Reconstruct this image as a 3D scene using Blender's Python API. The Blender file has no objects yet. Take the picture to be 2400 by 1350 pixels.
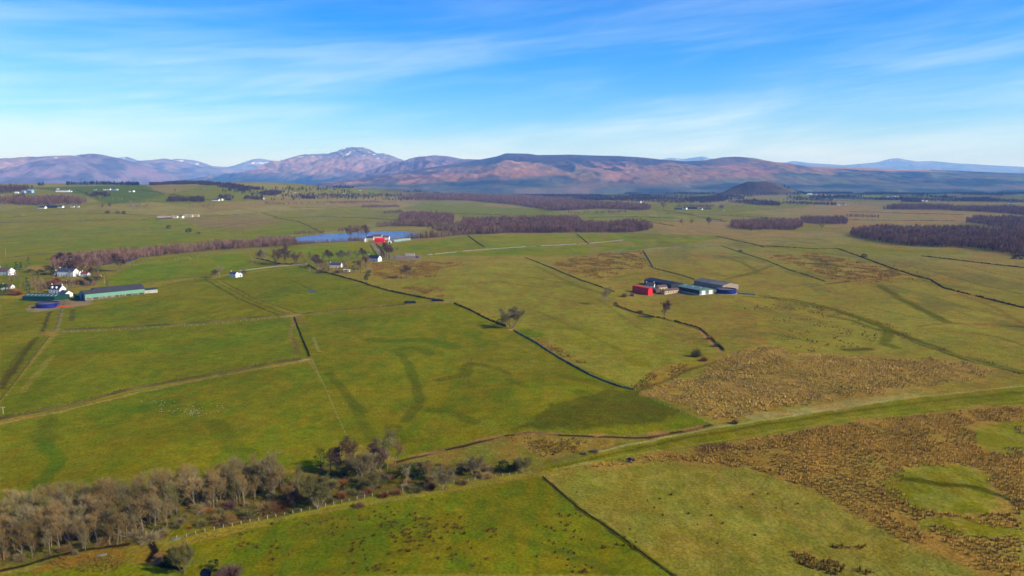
import bpy, math, random
import numpy as np
from mathutils import Vector

# ------------------------------------------------------------------ camera, sky, sun, exposure
SC = bpy.context.scene
COL = SC.collection
PW, PH = 2400.0, 1350.0          # size of the photograph the measurements were read from
HFOV, HCAM, PITCH = math.radians(70.0), 110.0, math.radians(8.13)
F = PW / 2 / math.tan(HFOV / 2)
cam_d = bpy.data.cameras.new("camera"); cam = bpy.data.objects.new("camera", cam_d); COL.objects.link(cam)
cam_d.sensor_width = 36; cam_d.lens = 18 / math.tan(HFOV / 2)
cam_d.clip_start = 1; cam_d.clip_end = 200000
cam.location = (0, 0, HCAM); cam.rotation_euler = (math.pi / 2 - PITCH, 0, 0)
SC.camera = cam
SUN_EL, SUN_AZ = math.radians(31), math.radians(-22)     # azimuth: angle from +X (right), negative = behind the camera
SUN_DIR = Vector((math.cos(SUN_EL) * math.cos(SUN_AZ), math.cos(SUN_EL) * math.sin(SUN_AZ), math.sin(SUN_EL)))
sd = bpy.data.lights.new("sun", 'SUN'); sd.energy = 4.8; sd.angle = math.radians(0.53); sd.color = (1.0, .95, .86)
sun = bpy.data.objects.new("sun", sd); COL.objects.link(sun)
sun.rotation_euler = SUN_DIR.to_track_quat('Z', 'Y').to_euler()
SC.view_settings.view_transform = 'Standard'; SC.view_settings.look = 'None'
SC.cycles.use_denoising = True
SC.view_settings.exposure = 0.80; SC.view_settings.gamma = 1

def node(nt, typ, **kw):
    n = nt.nodes.new(typ)
    for k, v in kw.items(): setattr(n, k, v)
    return n
def math_n(nt, op, a, b=None, c=None, clamp=False):
    n = node(nt, 'ShaderNodeMath', operation=op, use_clamp=clamp)
    for i, v in enumerate((a, b, c)):
        if v is None: continue
        if isinstance(v, (int, float)): n.inputs[i].default_value = v
        else: nt.links.new(v, n.inputs[i])
    return n.outputs[0]
def ramp_n(nt, x, lo, hi, a=0.0, b=1.0):
    n = node(nt, 'ShaderNodeMapRange', interpolation_type='SMOOTHSTEP')
    nt.links.new(x, n.inputs['Value'])
    for k, v in zip(('From Min', 'From Max', 'To Min', 'To Max'), (lo, hi, a, b)): n.inputs[k].default_value = v
    return n.outputs['Result']
def mixc(nt, fac, a, b, mode='MIX'):
    n = node(nt, 'ShaderNodeMix', data_type='RGBA', blend_type=mode)
    for s, v in ((0, fac), (6, a), (7, b)):
        if hasattr(v, 'links'): nt.links.new(v, n.inputs[s])
        elif s == 0: n.inputs[0].default_value = v
        else: n.inputs[s].default_value = (*v, 1)
    return n.outputs[2]
def noise_n(nt, vec, scale, detail=3, rough=.55, dist=0.0):
    n = node(nt, 'ShaderNodeTexNoise'); nt.links.new(vec, n.inputs['Vector'])
    n.inputs['Scale'].default_value = scale; n.inputs['Detail'].default_value = detail
    n.inputs['Roughness'].default_value = rough; n.inputs['Distortion'].default_value = dist
    return n.outputs['Fac']
def combine(nt, x, y, z=0.0):
    n = node(nt, 'ShaderNodeCombineXYZ')
    for i, v in enumerate((x, y, z)):
        if hasattr(v, 'links'): nt.links.new(v, n.inputs[i])
        else: n.inputs[i].default_value = v
    return n.outputs[0]

world = bpy.data.worlds.new("World"); SC.world = world; world.use_nodes = True
nt = world.node_tree
bg = nt.nodes['Background']
sky = node(nt, 'ShaderNodeTexSky', sky_type='NISHITA', sun_disc=False)
sky.sun_elevation = SUN_EL; sky.sun_rotation = math.pi / 2 - SUN_AZ     # Blender measures from +Y clockwise
sky.altitude = 120; sky.air_density = 1.0; sky.dust_density = .6; sky.ozone_density = 2.5
tc = node(nt, 'ShaderNodeTexCoord'); sep = node(nt, 'ShaderNodeSeparateXYZ'); nt.links.new(tc.outputs['Generated'], sep.inputs[0])
dx, dy, dz = sep.outputs
hl = math_n(nt, 'POWER', math_n(nt, 'ADD', math_n(nt, 'MULTIPLY', dx, dx), math_n(nt, 'MULTIPLY', dy, dy)), .5)
el = math_n(nt, 'DIVIDE', dz, math_n(nt, 'MAXIMUM', hl, .05))
az = math_n(nt, 'ARCTAN2', dx, dy)
sl = math_n(nt, 'SUBTRACT', el, math_n(nt, 'MULTIPLY', az, .10))         # cirrus lies in long slanting streaks
streak = noise_n(nt, combine(nt, math_n(nt, 'MULTIPLY', az, 3.2), math_n(nt, 'MULTIPLY', sl, 26), 3.7), 1, 6, .58, .6)
veil = noise_n(nt, combine(nt, math_n(nt, 'MULTIPLY', az, 1.5), math_n(nt, 'MULTIPLY', sl, 9), 8.3), 1, 3, .5, .4)
fine = noise_n(nt, combine(nt, math_n(nt, 'MULTIPLY', az, 9), math_n(nt, 'MULTIPLY', sl, 120), 1.3), 1, 5, .6, .5)
cl = math_n(nt, 'ADD', math_n(nt, 'ADD', math_n(nt, 'MULTIPLY', streak, .44), math_n(nt, 'MULTIPLY', veil, .74)), math_n(nt, 'MULTIPLY', fine, .16))
cl = ramp_n(nt, cl, .52, 1.02)
low = ramp_n(nt, el, .07, .25, 1.0, .22)
cl = math_n(nt, 'MULTIPLY', cl, low)
hs = node(nt, 'ShaderNodeHueSaturation'); hs.inputs['Saturation'].default_value = 1.35; hs.inputs['Value'].default_value = 1.0
nt.links.new(sky.outputs[0], hs.inputs['Color'])
tint = mixc(nt, ramp_n(nt, el, -.02, .25), (.86, 1.06, 1.34), (.05, .78, 1.50))
skyc = mixc(nt, 1.0, hs.outputs[0], tint, 'MULTIPLY')
skyc = mixc(nt, cl, skyc, (6.6, 8.0, 9.4))
nt.links.new(skyc, bg.inputs['Color']); bg.inputs['Strength'].default_value = .08

# ------------------------------------------------------------------ small helpers
rnd = random.Random(7); rng = np.random.default_rng(7)
def lin(c):
    c = np.asarray(c, float) / 255.0
    return np.where(c <= .04045, c / 12.92, ((c + .055) / 1.055) ** 2.4) * .77   # colours noted as they look in full sun -> base colour
def sstep(a, b, x):
    t = np.clip((x - a) / (b - a), 0, 1); return t * t * (3 - 2 * t)
def _h(ix, iy, s):
    n = (ix.astype(np.int64) * 374761393 + iy.astype(np.int64) * 668265263 + s * 1442695041) & 0xffffffff
    n = ((n ^ (n >> 13)) * 1274126177) & 0xffffffff
    return ((n ^ (n >> 16)) & 0xffff) / 65535.0
def vn(x, y, s=0):
    ix = np.floor(x); iy = np.floor(y); fx = x - ix; fy = y - iy
    fx = fx * fx * (3 - 2 * fx); fy = fy * fy * (3 - 2 * fy)
    a = _h(ix, iy, s); b = _h(ix + 1, iy, s); c = _h(ix, iy + 1, s); d = _h(ix + 1, iy + 1, s)
    return (a * (1 - fx) + b * fx) * (1 - fy) + (c * (1 - fx) + d * fx) * fy
def fbm(x, y, s=0, o=4, g=.5):
    t = 0; a = 1.0; n = 0
    for i in range(o):
        t = t + a * vn(x * 2 ** i + 17.3 * i, y * 2 ** i - 9.1 * i, s + i); n += a; a *= g
    return t / n

# terrain height: an undulating plain with a broad hill on the left, a round knoll and gentle rises far off
def gauss(x, y, cx, cy, sx, sy): return np.exp(-((x - cx) / sx) ** 2 - ((y - cy) / sy) ** 2)
def T(x, y):
    x = np.asarray(x, float); y = np.asarray(y, float)
    r = np.hypot(x, y)
    near = 1 - sstep(700, 1250, r)
    b = (np.sin(x / 31 + y / 57 + 1) * np.sin(y / 43 - x / 90) * 1.5 + np.sin(x / 17 - y / 38 + 2) * np.sin(y / 23 + x / 61) * .45)
    z = b * near * sstep(120, 260, r)
    far = sstep(1750, 2600, r) * (1 - sstep(4800, 6200, r))
    z = z + far * ((fbm(x / 420, y / 420, 5, 3) - .5) * 16)
    hx = 1 - sstep(-1250, -430, x)
    z = z + hx * (1 - sstep(3500, 5200, y)) * (104 * sstep(1250, 3350, y)) * (1 + .10 * (fbm(x / 600, y / 500, 9, 3) - .5) * 2)
    rx = sstep(-.02, .22, x / np.maximum(y, 1))
    z = z + (10 + 26 * rx) * sstep(1700, 4700, y) * (1 - sstep(5600, 7300, y))
    z = z + 52 * gauss(x, y, -640, 4300, 420, 500)
    kx, ky = 1580., 4700.
    k = np.hypot((x - kx) / 1.0, (y - ky) / 1.1)
    kl = np.hypot((x - kx + 12) / (np.where(x < kx, 1.15, 1.3)), (y - ky) / 1.1)
    z = z + 68 * (1 - sstep(40, 225, kl)) + 16 * (1 - sstep(150, 420, k)) + (1 - sstep(110, 215, kl)) * (fbm(x / 45, y / 45, 3, 3) - .5) * 20
    return z
CP, SP = math.cos(PITCH), math.sin(PITCH)
def rays(px, py):
    u = -(np.asarray(py, float) - PH / 2) / F; r = (np.asarray(px, float) - PW / 2) / F
    return r, CP + SP * u, -SP + CP * u
_TS = np.geomspace(120, 30000, 700)
def at(px, py):
    """photo pixel -> the point of the ground seen there (vectorised)"""
    px = np.atleast_1d(np.asarray(px, float)); py = np.atleast_1d(np.asarray(py, float))
    a, b, c = rays(px, py)
    s = _TS[None, :] / b[:, None]
    d = HCAM + c[:, None] * s - T(a[:, None] * s, b[:, None] * s)
    hit = d < 0; i = np.where(hit.any(1), hit.argmax(1), len(_TS) - 1); i = np.maximum(i, 1); k = np.arange(len(px))
    d0 = d[k, i - 1]; d1 = d[k, i]; w = np.clip(d0 / np.where(d0 == d1, 1, d0 - d1), 0, 1)
    t = s[k, i - 1] * (1 - w) + s[k, i] * w
    x = a * t; y = b * t
    return np.stack([x, y, T(x, y)], 1)
def at1(px, py): return at([px], [py])[0]
def scale_at(p): return F / (p[1] * CP + (HCAM - p[2]) * SP)          # photo pixels per metre there
def densify(pts, step=12):
    out = [pts[0]]
    for (x0, y0), (x1, y1) in zip(pts, pts[1:]):
        n = max(1, int(math.hypot(x1 - x0, y1 - y0) / step))
        out += [(x0 + (x1 - x0) * k / n, y0 + (y1 - y0) * k / n) for k in range(1, n + 1)]
    return out
def world_pts(pts): return at([p[0] for p in pts], [p[1] for p in pts])
def seg_dist(x, y, P, closed=False):
    d = np.full(x.shape, 1e18); n = len(P)
    for i in range(n if closed else n - 1):
        ax, ay = P[i][:2]; bx, by = P[(i + 1) % n][:2]
        vx, vy = bx - ax, by - ay; L = vx * vx + vy * vy + 1e-9
        t = np.clip(((x - ax) * vx + (y - ay) * vy) / L, 0, 1)
        d = np.minimum(d, (x - ax - t * vx) ** 2 + (y - ay - t * vy) ** 2)
    return np.sqrt(d)
def inside(x, y, P):
    r = np.zeros(x.shape, bool); n = len(P)
    for i in range(n):
        ax, ay = P[i][:2]; bx, by = P[(i + 1) % n][:2]
        if ay == by: continue
        r ^= ((ay > y) != (by > y)) & (x < (bx - ax) * (y - ay) / (by - ay) + ax)
    return r

def mesh_np(name, V, faces, mats, parent=None, attrs=None, smooth=False, mi=None, loc=None):
    """faces: int array (n,3) or (n,4), or a list of such arrays"""
    me = bpy.data.meshes.new(name)
    fl = faces if isinstance(faces, list) else [faces]
    fl = [np.asarray(f, np.int32) for f in fl if len(f)]
    V = np.asarray(V, np.float32)
    me.vertices.add(len(V)); me.vertices.foreach_set('co', V.ravel())
    loops = np.concatenate([f.ravel() for f in fl]); cnt = np.concatenate([np.full(len(f), f.shape[1], np.int32) for f in fl])
    me.loops.add(len(loops)); me.loops.foreach_set('vertex_index', loops)
    me.polygons.add(len(cnt)); me.polygons.foreach_set('loop_start', np.concatenate([[0], np.cumsum(cnt)[:-1]]).astype(np.int32))
    me.polygons.foreach_set('loop_total', cnt)
    if smooth: me.polygons.foreach_set('use_smooth', np.ones(len(cnt), bool))
    for m in (mats if isinstance(mats, (list, tuple)) else [mats]): me.materials.append(m)
    if mi is not None: me.polygons.foreach_set('material_index', np.asarray(mi, np.int32))
    for k, v in (attrs or {}).items():
        v = np.asarray(v, np.float32)
        if v.ndim == 2:
            a = me.attributes.new(k, 'FLOAT_COLOR', 'POINT'); a.data.foreach_set('color', np.concatenate([v, np.ones((len(v), 1), np.float32)], 1).ravel())
        else:
            a = me.attributes.new(k, 'FLOAT', 'POINT'); a.data.foreach_set('value', v)
    me.update(calc_edges=True); me.validate()
    o = bpy.data.objects.new(name, me); COL.objects.link(o)
    if parent is not None: o.parent = parent
    if loc is not None: o.location = loc
    return o
class MB:
    """collects boxes, prisms and tubes for one mesh"""
    def __init__(s): s.v = []; s.f = []; s.m = []
    def add(s, vs, fs, m=0):
        b = len(s.v); s.v += [tuple(v) for v in vs]; s.f += [tuple(b + i for i in f) for f in fs]; s.m += [m] * len(fs); return s
    def box(s, x0, x1, y0, y1, z0, z1, m=0):
        return s.add([(x0, y0, z0), (x1, y0, z0), (x1, y1, z0), (x0, y1, z0), (x0, y0, z1), (x1, y0, z1), (x1, y1, z1), (x0, y1, z1)],
                     [(3, 2, 1, 0), (4, 5, 6, 7), (0, 1, 5, 4), (1, 2, 6, 5), (2, 3, 7, 6), (3, 0, 4, 7)], m)
    def prism(s, prof, x0, x1, m=0):                  # a profile of (y, z) pulled along x
        n = len(prof)
        return s.add([(x0, *p) for p in prof] + [(x1, *p) for p in prof],
                     [tuple(range(n))[::-1], tuple(range(n, 2 * n))] + [(i, (i + 1) % n, n + (i + 1) % n, n + i) for i in range(n)], m)
    def tube(s, p, q, r0, r1, n=6, m=0, cap=True):
        p = Vector(p); q = Vector(q); d = (q - p).normalized(); a = d.orthogonal().normalized(); b = d.cross(a)
        vs = [c + (a * math.cos(t) + b * math.sin(t)) * r for c, r in ((p, r0), (q, r1)) for t in [2 * math.pi * k / n for k in range(n)]]
        fs = [(i, (i + 1) % n, n + (i + 1) % n, n + i) for i in range(n)]
        if cap: fs += [tuple(range(n))[::-1], tuple(range(n, 2 * n))]
        return s.add(vs, fs, m)
    def build(s, name, mats, parent=None, smooth=False):
        me = bpy.data.meshes.new(name); me.from_pydata(s.v, [], s.f)
        for m in (mats if isinstance(mats, (list, tuple)) else [mats]): me.materials.append(m)
        me.polygons.foreach_set('material_index', s.m)
        if smooth: me.polygons.foreach_set('use_smooth', [True] * len(s.f))
        me.update()
        o = bpy.data.objects.new(name, me); COL.objects.link(o); o.parent = parent
        return o
def tag(o, label=None, cat=None, group=None, kind=None):
    if label: o['label'] = label
    if cat: o['category'] = cat
    if group: o['group'] = group
    if kind: o['kind'] = kind
    return o
def empty(name, loc, rz=0.0, label=None, cat=None, group=None):
    o = bpy.data.objects.new(name, None); COL.objects.link(o); o.empty_display_size = .5
    o.location = loc; o.rotation_euler = (0, 0, rz); return tag(o, label, cat, group)

# ------------------------------------------------------------------ materials
MATS = {}
def mat(name, rgb, rough=.8, var=.18, scale=1.5, spec=.3, metal=0.0, var2=None, linear=False, bump=0.0):
    """plain painted / natural surface with procedural mottling"""
    if name in MATS: return MATS[name]
    m = bpy.data.materials.new(name); m.use_nodes = True; t = m.node_tree; b = t.nodes['Principled BSDF']
    c = np.asarray(rgb) if linear else lin(rgb)
    co = node(t, 'ShaderNodeTexCoord')
    n = noise_n(t, co.outputs['Object'], scale, 4, .6)
    f = ramp_n(t, n, .3, .7, 1 - var, 1 + var)
    r = node(t, 'ShaderNodeVectorMath', operation='SCALE'); r.inputs[0].default_value = tuple(c); t.links.new(f, r.inputs['Scale'])
    out = r.outputs[0]
    if var2 is not None:
        n2 = noise_n(t, co.outputs['Object'], scale * .23, 3, .5)
        out = mixc(t, ramp_n(t, n2, .42, .62), out, tuple(lin(var2)))
    t.links.new(out, b.inputs['Base Color'])
    b.inputs['Roughness'].default_value = rough; b.inputs['Metallic'].default_value = metal
    b.inputs['Specular IOR Level'].default_value = spec
    MATS[name] = m; return m
def veg(name, a, b, spread=.35, island=True):
    """twigs, leaves, rushes: colour varies from blade to blade and from plant to plant"""
    if name in MATS: return MATS[name]
    m = bpy.data.materials.new(name); m.use_nodes = True; t = m.node_tree; p = t.nodes['Principled BSDF']
    g = node(t, 'ShaderNodeNewGeometry'); oi = node(t, 'ShaderNodeObjectInfo')
    f = math_n(t, 'ADD', math_n(t, 'MULTIPLY', g.outputs['Random Per Island'], .65), math_n(t, 'MULTIPLY', oi.outputs['Random'], .35))
    c = mixc(t, f, tuple(lin(a)), tuple(lin(b)))
    n = noise_n(t, g.outputs['Position'], .06, 3, .6)
    s = node(t, 'ShaderNodeVectorMath', operation='SCALE'); t.links.new(c, s.inputs[0]); t.links.new(ramp_n(t, n, .3, .7, 1 - spread, 1 + spread), s.inputs['Scale'])
    t.links.new(s.outputs[0], p.inputs['Base Color']); p.inputs['Roughness'].default_value = .85; p.inputs['Specular IOR Level'].default_value = 0
    MATS[name] = m; return m
def land_mat(name, s1, s2, s3, k1, k2, k3, bump=0.0, bump_scale=.5):
    """reads the land cover colour stored per vertex and breaks it up with noise at three sizes (metres)"""
    m = bpy.data.materials.new(name); m.use_nodes = True; t = m.node_tree; p = t.nodes['Principled BSDF']
    g = node(t, 'ShaderNodeNewGeometry'); at_ = node(t, 'ShaderNodeAttribute', attribute_name='col')
    P = g.outputs['Position']
    n1 = noise_n(t, P, s1, 5, .65); n2 = noise_n(t, P, s2, 4, .6, .5); n3 = noise_n(t, P, s3, 4, .6, .8)
    f = math_n(t, 'MULTIPLY', math_n(t, 'MULTIPLY', ramp_n(t, n1, .25, .75, 1 - k1, 1 + k1), ramp_n(t, n2, .28, .72, 1 - k2, 1 + k2)), ramp_n(t, n3, .3, .7, 1 - k3, 1 + k3))
    sc = node(t, 'ShaderNodeVectorMath', operation='SCALE'); t.links.new(at_.outputs['Color'], sc.inputs[0]); t.links.new(f, sc.inputs['Scale'])
    warm = mixc(t, 1.0, sc.outputs[0], (1.13, .98, .88), 'MULTIPLY'); cool = mixc(t, 1.0, sc.outputs[0], (.90, 1.03, .92), 'MULTIPLY')
    n4 = noise_n(t, P, s2 * .37, 5, .6, .6)
    out = mixc(t, ramp_n(t, n4, .3, .7), cool, warm)
    t.links.new(out, p.inputs['Base Color']); p.inputs['Roughness'].default_value = .95; p.inputs['Specular IOR Level'].default_value = 0
    if bump:
        bn = node(t, 'ShaderNodeBump'); bn.inputs['Strength'].default_value = bump; bn.inputs['Distance'].default_value = 1.0
        nb = noise_n(t, P, bump_scale, 4, .65); t.links.new(nb, bn.inputs['Height']); t.links.new(bn.outputs[0], p.inputs['Normal'])
    return m
def water_mat(name, rgb, rough=.12, bump=.25, sc=.35):
    m = bpy.data.materials.new(name); m.use_nodes = True; t = m.node_tree; p = t.nodes['Principled BSDF']
    p.inputs['Base Color'].default_value = (*lin(rgb), 1); p.inputs['Roughness'].default_value = rough; p.inputs['IOR'].default_value = 1.33
    g = node(t, 'ShaderNodeNewGeometry'); bn = node(t, 'ShaderNodeBump'); bn.inputs['Strength'].default_value = bump; bn.inputs['Distance'].default_value = .6
    t.links.new(noise_n(t, g.outputs['Position'], sc, 3, .6), bn.inputs['Height']); t.links.new(bn.outputs[0], p.inputs['Normal'])
    return m
# ------------------------------------------------------------------ the land: one sheet, land cover painted per vertex
G1, G2, G3 = (92, 104, 22), (106, 107, 26), (76, 110, 26)          # pasture greens
Y1, Y2, Y3 = (128, 112, 38), (136, 120, 50), (120, 107, 34)        # rough yellow grass
R1, R2, R3 = (126, 96, 34), (140, 112, 46), (104, 82, 30)          # rushes, bog
M1, M2 = (66, 78, 22), (84, 88, 26)                                # damp hollows
B1, B2, TN = (104, 74, 42), (134, 92, 60), (150, 130, 76)          # bare earth, red earth, pale grass
az_in = np.linspace(-41, 41, 930)
azs = np.radians(np.concatenate([np.linspace(-180, -44, 30), az_in, np.linspace(44, 180, 30)]))
ys = np.arange(1440, 566, -1.7)
r_near = HCAM / np.tan(np.arctan((ys - PH / 2) / F) + PITCH)
r_mid = r_near[-1] * 1.0042 ** np.arange(1, 330)
r_far = r_mid[-1] * 1.035 ** np.arange(1, 66)
rs = np.concatenate([[3, 40, 90, 140], r_near, r_mid, r_far])
RR, AA = np.meshgrid(rs, azs, indexing='ij')
GX = (RR * np.sin(AA)).ravel(); GY = (RR * np.cos(AA)).ravel()
GZ = T(GX, GY); GZ[RR.ravel() > 6500] = 0.0
NV = len(GX); GR = np.hypot(GX, GY)
C = np.zeros((NV, 3)); MIDX = np.arange(NV)
w1 = fbm(GX / 70, GY / 70, 11, 4); w2 = fbm(GX / 23, GY / 30, 21, 3)
def lerp(c, a): return None
def blend(idx, a, c):
    c = lin(c) if not isinstance(c, np.ndarray) else c
    C[idx] = C[idx] * (1 - a[:, None]) + c * a[:, None]
base = lin(Y1) * (1 - w1[:, None]) + lin(Y3) * w1[:, None]
C[:] = base
FRONT = GY > 60
def in_box(P, pad):
    lo = P[:, :2].min(0) - pad; hi = P[:, :2].max(0) + pad
    return np.nonzero(FRONT & (GX > lo[0]) & (GX < hi[0]) & (GY > lo[1]) & (GY < hi[1]))[0]
def paint(poly, c, soft=1.5, warp=0.0, op=1.0, mod=None, c2=None):
    """land cover inside a polygon read off the photograph; soft / warp in photo pixels at its distance"""
    P = world_pts(densify(poly, 25)); mpp = 1 / scale_at(P.mean(0)); idx = in_box(P, 60 * mpp)
    if not len(idx): return
    x = GX[idx]; y = GY[idx]
    q = 4 if P[:, 1].mean() > 500 else 2.5
    if warp:
        wl = warp * mpp * 3
        x = x + (fbm(x / wl, y / (wl * q), 31, 3) - .5) * 2 * warp * mpp; y = y + (fbm(x / wl, y / (wl * q), 41, 3) - .5) * 2 * warp * mpp * q
    S = P.copy(); S[:, 1] /= q
    d = seg_dist(x, y / q, S, True) * np.where(inside(x, y / q, S), 1, -1)
    a = sstep(-soft * mpp, soft * mpp, d) * op
    if mod: a = a * sstep(mod[1], mod[2], fbm(x / mod[0], y / (mod[0] * 1.6), mod[3] if len(mod) > 3 else 51, 4))
    k = np.nonzero(a > .003)[0]
    cc = lin(c)
    if c2 is not None:
        f = fbm(x[k] / (25 * mpp), y[k] / (60 * mpp), 61, 4)[:, None]; f = sstep(.35, .65, f); cc = lin(c) * (1 - f) + lin(c2) * f
        C[idx[k]] = C[idx[k]] * (1 - a[k, None]) + cc * a[k, None]
    else: blend(idx[k], a[k], cc)
def stroke(line, w, c, op=1.0, soft=.5, wob=0.0):
    """a drain, rut, path or stripe: w metres wide"""
    P = world_pts(densify(line, 15)); idx = in_box(P, w * 3 + 5)
    if not len(idx): return
    x = GX[idx]; y = GY[idx]
    if wob: x = x + (fbm(x / 9, y / 9, 71, 3) - .5) * 2 * wob; y = y + (fbm(x / 9, y / 9, 81, 3) - .5) * 2 * wob
    d = seg_dist(x, y, P)
    # never thinner than the sheet can carry
    wl = np.maximum(w / 2, GR[idx] * .0006)
    a = (1 - sstep(wl * (1 - soft), wl * (1 + soft), d)) * op * np.minimum(1, w / 2 / wl + .25)
    k = np.nonzero(a > .003)[0]; blend(idx[k], a[k], c)

# broad bands of the middle and far distance
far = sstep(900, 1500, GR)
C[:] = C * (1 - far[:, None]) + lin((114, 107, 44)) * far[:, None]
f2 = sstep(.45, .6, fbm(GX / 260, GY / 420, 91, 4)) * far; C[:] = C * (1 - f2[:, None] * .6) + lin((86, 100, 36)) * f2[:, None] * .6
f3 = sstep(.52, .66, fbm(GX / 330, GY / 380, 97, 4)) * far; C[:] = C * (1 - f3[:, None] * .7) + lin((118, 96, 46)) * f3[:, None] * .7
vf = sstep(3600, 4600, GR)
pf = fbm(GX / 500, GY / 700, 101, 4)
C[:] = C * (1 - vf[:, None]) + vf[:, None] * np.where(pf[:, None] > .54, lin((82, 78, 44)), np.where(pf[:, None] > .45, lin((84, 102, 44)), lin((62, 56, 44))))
paint([(0, 497), (250, 492), (420, 520), (560, 545), (700, 500), (760, 545), (680, 560), (420, 580), (250, 600), (0, 640)], (88, 106, 28), 2, c2=(100, 108, 32))
paint([(0, 500), (250, 492), (360, 512), (300, 530), (0, 545)], (104, 104, 36), 3, 6, .8)
paint([(470, 468), (700, 463), (940, 470), (900, 488), (640, 482), (480, 500)], (112, 96, 40), 2, 4, .8)
paint([(60, 440), (330, 433), (420, 470), (250, 478), (190, 455)], (72, 92, 36), 2, 3)
paint([(330, 470), (500, 430), (640, 455), (600, 470), (420, 480)], (88, 100, 42), 2, 3, .9)
paint([(860, 455), (900, 441), (1040, 442), (1090, 455)], (84, 104, 48), 2)
paint([(430, 506), (620, 500), (700, 520), (560, 540), (480, 535)], (106, 92, 38), 2, 5, .7)
paint([(610, 500), (840, 485), (940, 505), (760, 545)], (104, 100, 36), 2, 5, .8, c2=(94, 104, 34))
paint([(980, 478), (1280, 490), (1340, 505), (1080, 512), (1060, 500), (940, 488)], (92, 104, 40), 2)
paint([(1350, 500), (1520, 495), (1700, 505), (1650, 520), (1530, 530), (1380, 522)], (90, 106, 42), 2, 3, .9, c2=(112, 104, 46))
paint([(1480, 478), (1900, 470), (1960, 480), (1700, 500), (1550, 500)], (92, 102, 42), 2, 3, .9)
paint([(1600, 485), (1700, 462), (1840, 457), (1900, 470)], (108, 100, 46), 2, 3, .9)
paint([(1520, 520), (1700, 520), (1870, 545), (1980, 550), (1900, 555), (1550, 548)], (124, 104, 50), 2, 3, .9)
paint([(1900, 480), (2300, 485), (2400, 505), (2260, 525), (2000, 540), (1840, 520)], (124, 98, 46), 2, 5, .95, c2=(112, 104, 48))
paint([(1960, 470), (2400, 466), (2400, 485), (2060, 486)], (104, 98, 48), 2, 4, .8)
paint([(880, 575), (1100, 553), (1400, 548), (1540, 548), (1700, 556), (1560, 580), (1370, 598), (1000, 600)], (84, 108, 34), 1.5, 2, .9, c2=(98, 112, 38))
paint([(1140, 553), (1370, 549), (1380, 572), (1160, 580)], (100, 114, 38), 1.5, 2, .7)
# pastures of the nearer ground
paint([(690, 740), (880, 722), (1060, 709), (1130, 742), (1200, 770), (1330, 850), (1500, 915), (1670, 996), (1460, 1020), (1220, 1012), (1040, 1055), (940, 1080), (820, 1032), (780, 950), (730, 840)], G1, 1.5, c2=G2)
paint([(150, 775), (480, 757), (680, 740), (725, 840), (560, 870), (300, 917), (0, 986), (0, 945), (60, 870), (130, 790)], G1, 1.5, c2=(100, 108, 20))
paint([(0, 990), (300, 920), (720, 845), (775, 930), (820, 1035), (760, 1085), (640, 1110), (300, 1170), (0, 1215)], (92, 106, 20), 1.5, c2=G2)
paint([(0, 700), (240, 700), (480, 648), (680, 736), (400, 762), (150, 775), (110, 785), (0, 790)], G2, 1.5, c2=(90, 102, 26))
paint([(0, 790), (112, 785), (70, 850), (0, 940)], (96, 100, 22), 1.5, c2=G1)
paint([(500, 652), (720, 622), (880, 674), (1040, 707), (880, 720), (690, 735)], (92, 104, 28), 1.5, c2=(102, 106, 30))
paint([(230, 668), (330, 606), (600, 592), (870, 567), (900, 600), (720, 622), (480, 648), (300, 668)], (88, 112, 20), 2, c2=(98, 114, 24))
paint([(600, 598), (700, 600), (720, 615), (640, 622), (590, 612)], (98, 104, 36), 3, 3, .8)
paint([(0, 640), (240, 620), (250, 660), (0, 690)], (92, 104, 30), 4, 5, .9)
paint([(60, 625), (150, 615), (240, 618), (130, 640), (70, 640)], (140, 112, 44), 2, 4, .9)
paint([(60, 655), (260, 655), (230, 668), (90, 690)], (116, 100, 44), 3, 5, .8)
paint([(1050, 640), (1240, 606), (1440, 685), (1445, 715), (1560, 748), (1640, 772), (1690, 828), (1560, 880), (1490, 912), (1330, 848), (1200, 770), (1065, 709), (900, 670)], Y3, 2, c2=(122, 116, 34))
paint([(1200, 770), (1330, 765), (1640, 772), (1680, 825), (1560, 875), (1490, 905), (1330, 848)], (112, 110, 30), 5, 10, .8, c2=(124, 116, 36))
paint([(1205, 775), (1240, 770), (1275, 785), (1235, 800)], (74, 104, 34), 4, 5, .8)
paint([(0, 1350), (380, 1292), (700, 1212), (1270, 1116), (1590, 1350)], (90, 104, 18), 1.5, c2=(106, 106, 24))
paint([(1272, 1114), (1420, 1100), (1560, 1085), (1800, 1120), (1990, 1205), (2090, 1270), (2290, 1350), (1590, 1350)], (118, 108, 32), 2, c2=(128, 115, 42))
paint([(860, 1085), (1200, 1022), (1460, 1022), (1640, 1004), (1500, 1050), (1280, 1098), (1000, 1140), (860, 1160)], (108, 104, 34), 3, 6, .9, c2=(120, 98, 36))
paint([(1185, 1025), (1460, 1030), (1440, 1050), (1260, 1070)], R2, 3, 6, .85, c2=R1)
paint([(1260, 1090), (1350, 1062), (1460, 1040), (1560, 1022), (1500, 1045), (1330, 1085), (1290, 1100)], (78, 92, 42), 4, 5, .6)
# the damp dark part at the lower corner of the big field
paint([(1200, 1010), (1250, 985), (1300, 950), (1430, 912), (1500, 918), (1600, 965), (1540, 990), (1330, 1008)], (76, 80, 26), 5, 12, .9)
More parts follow.
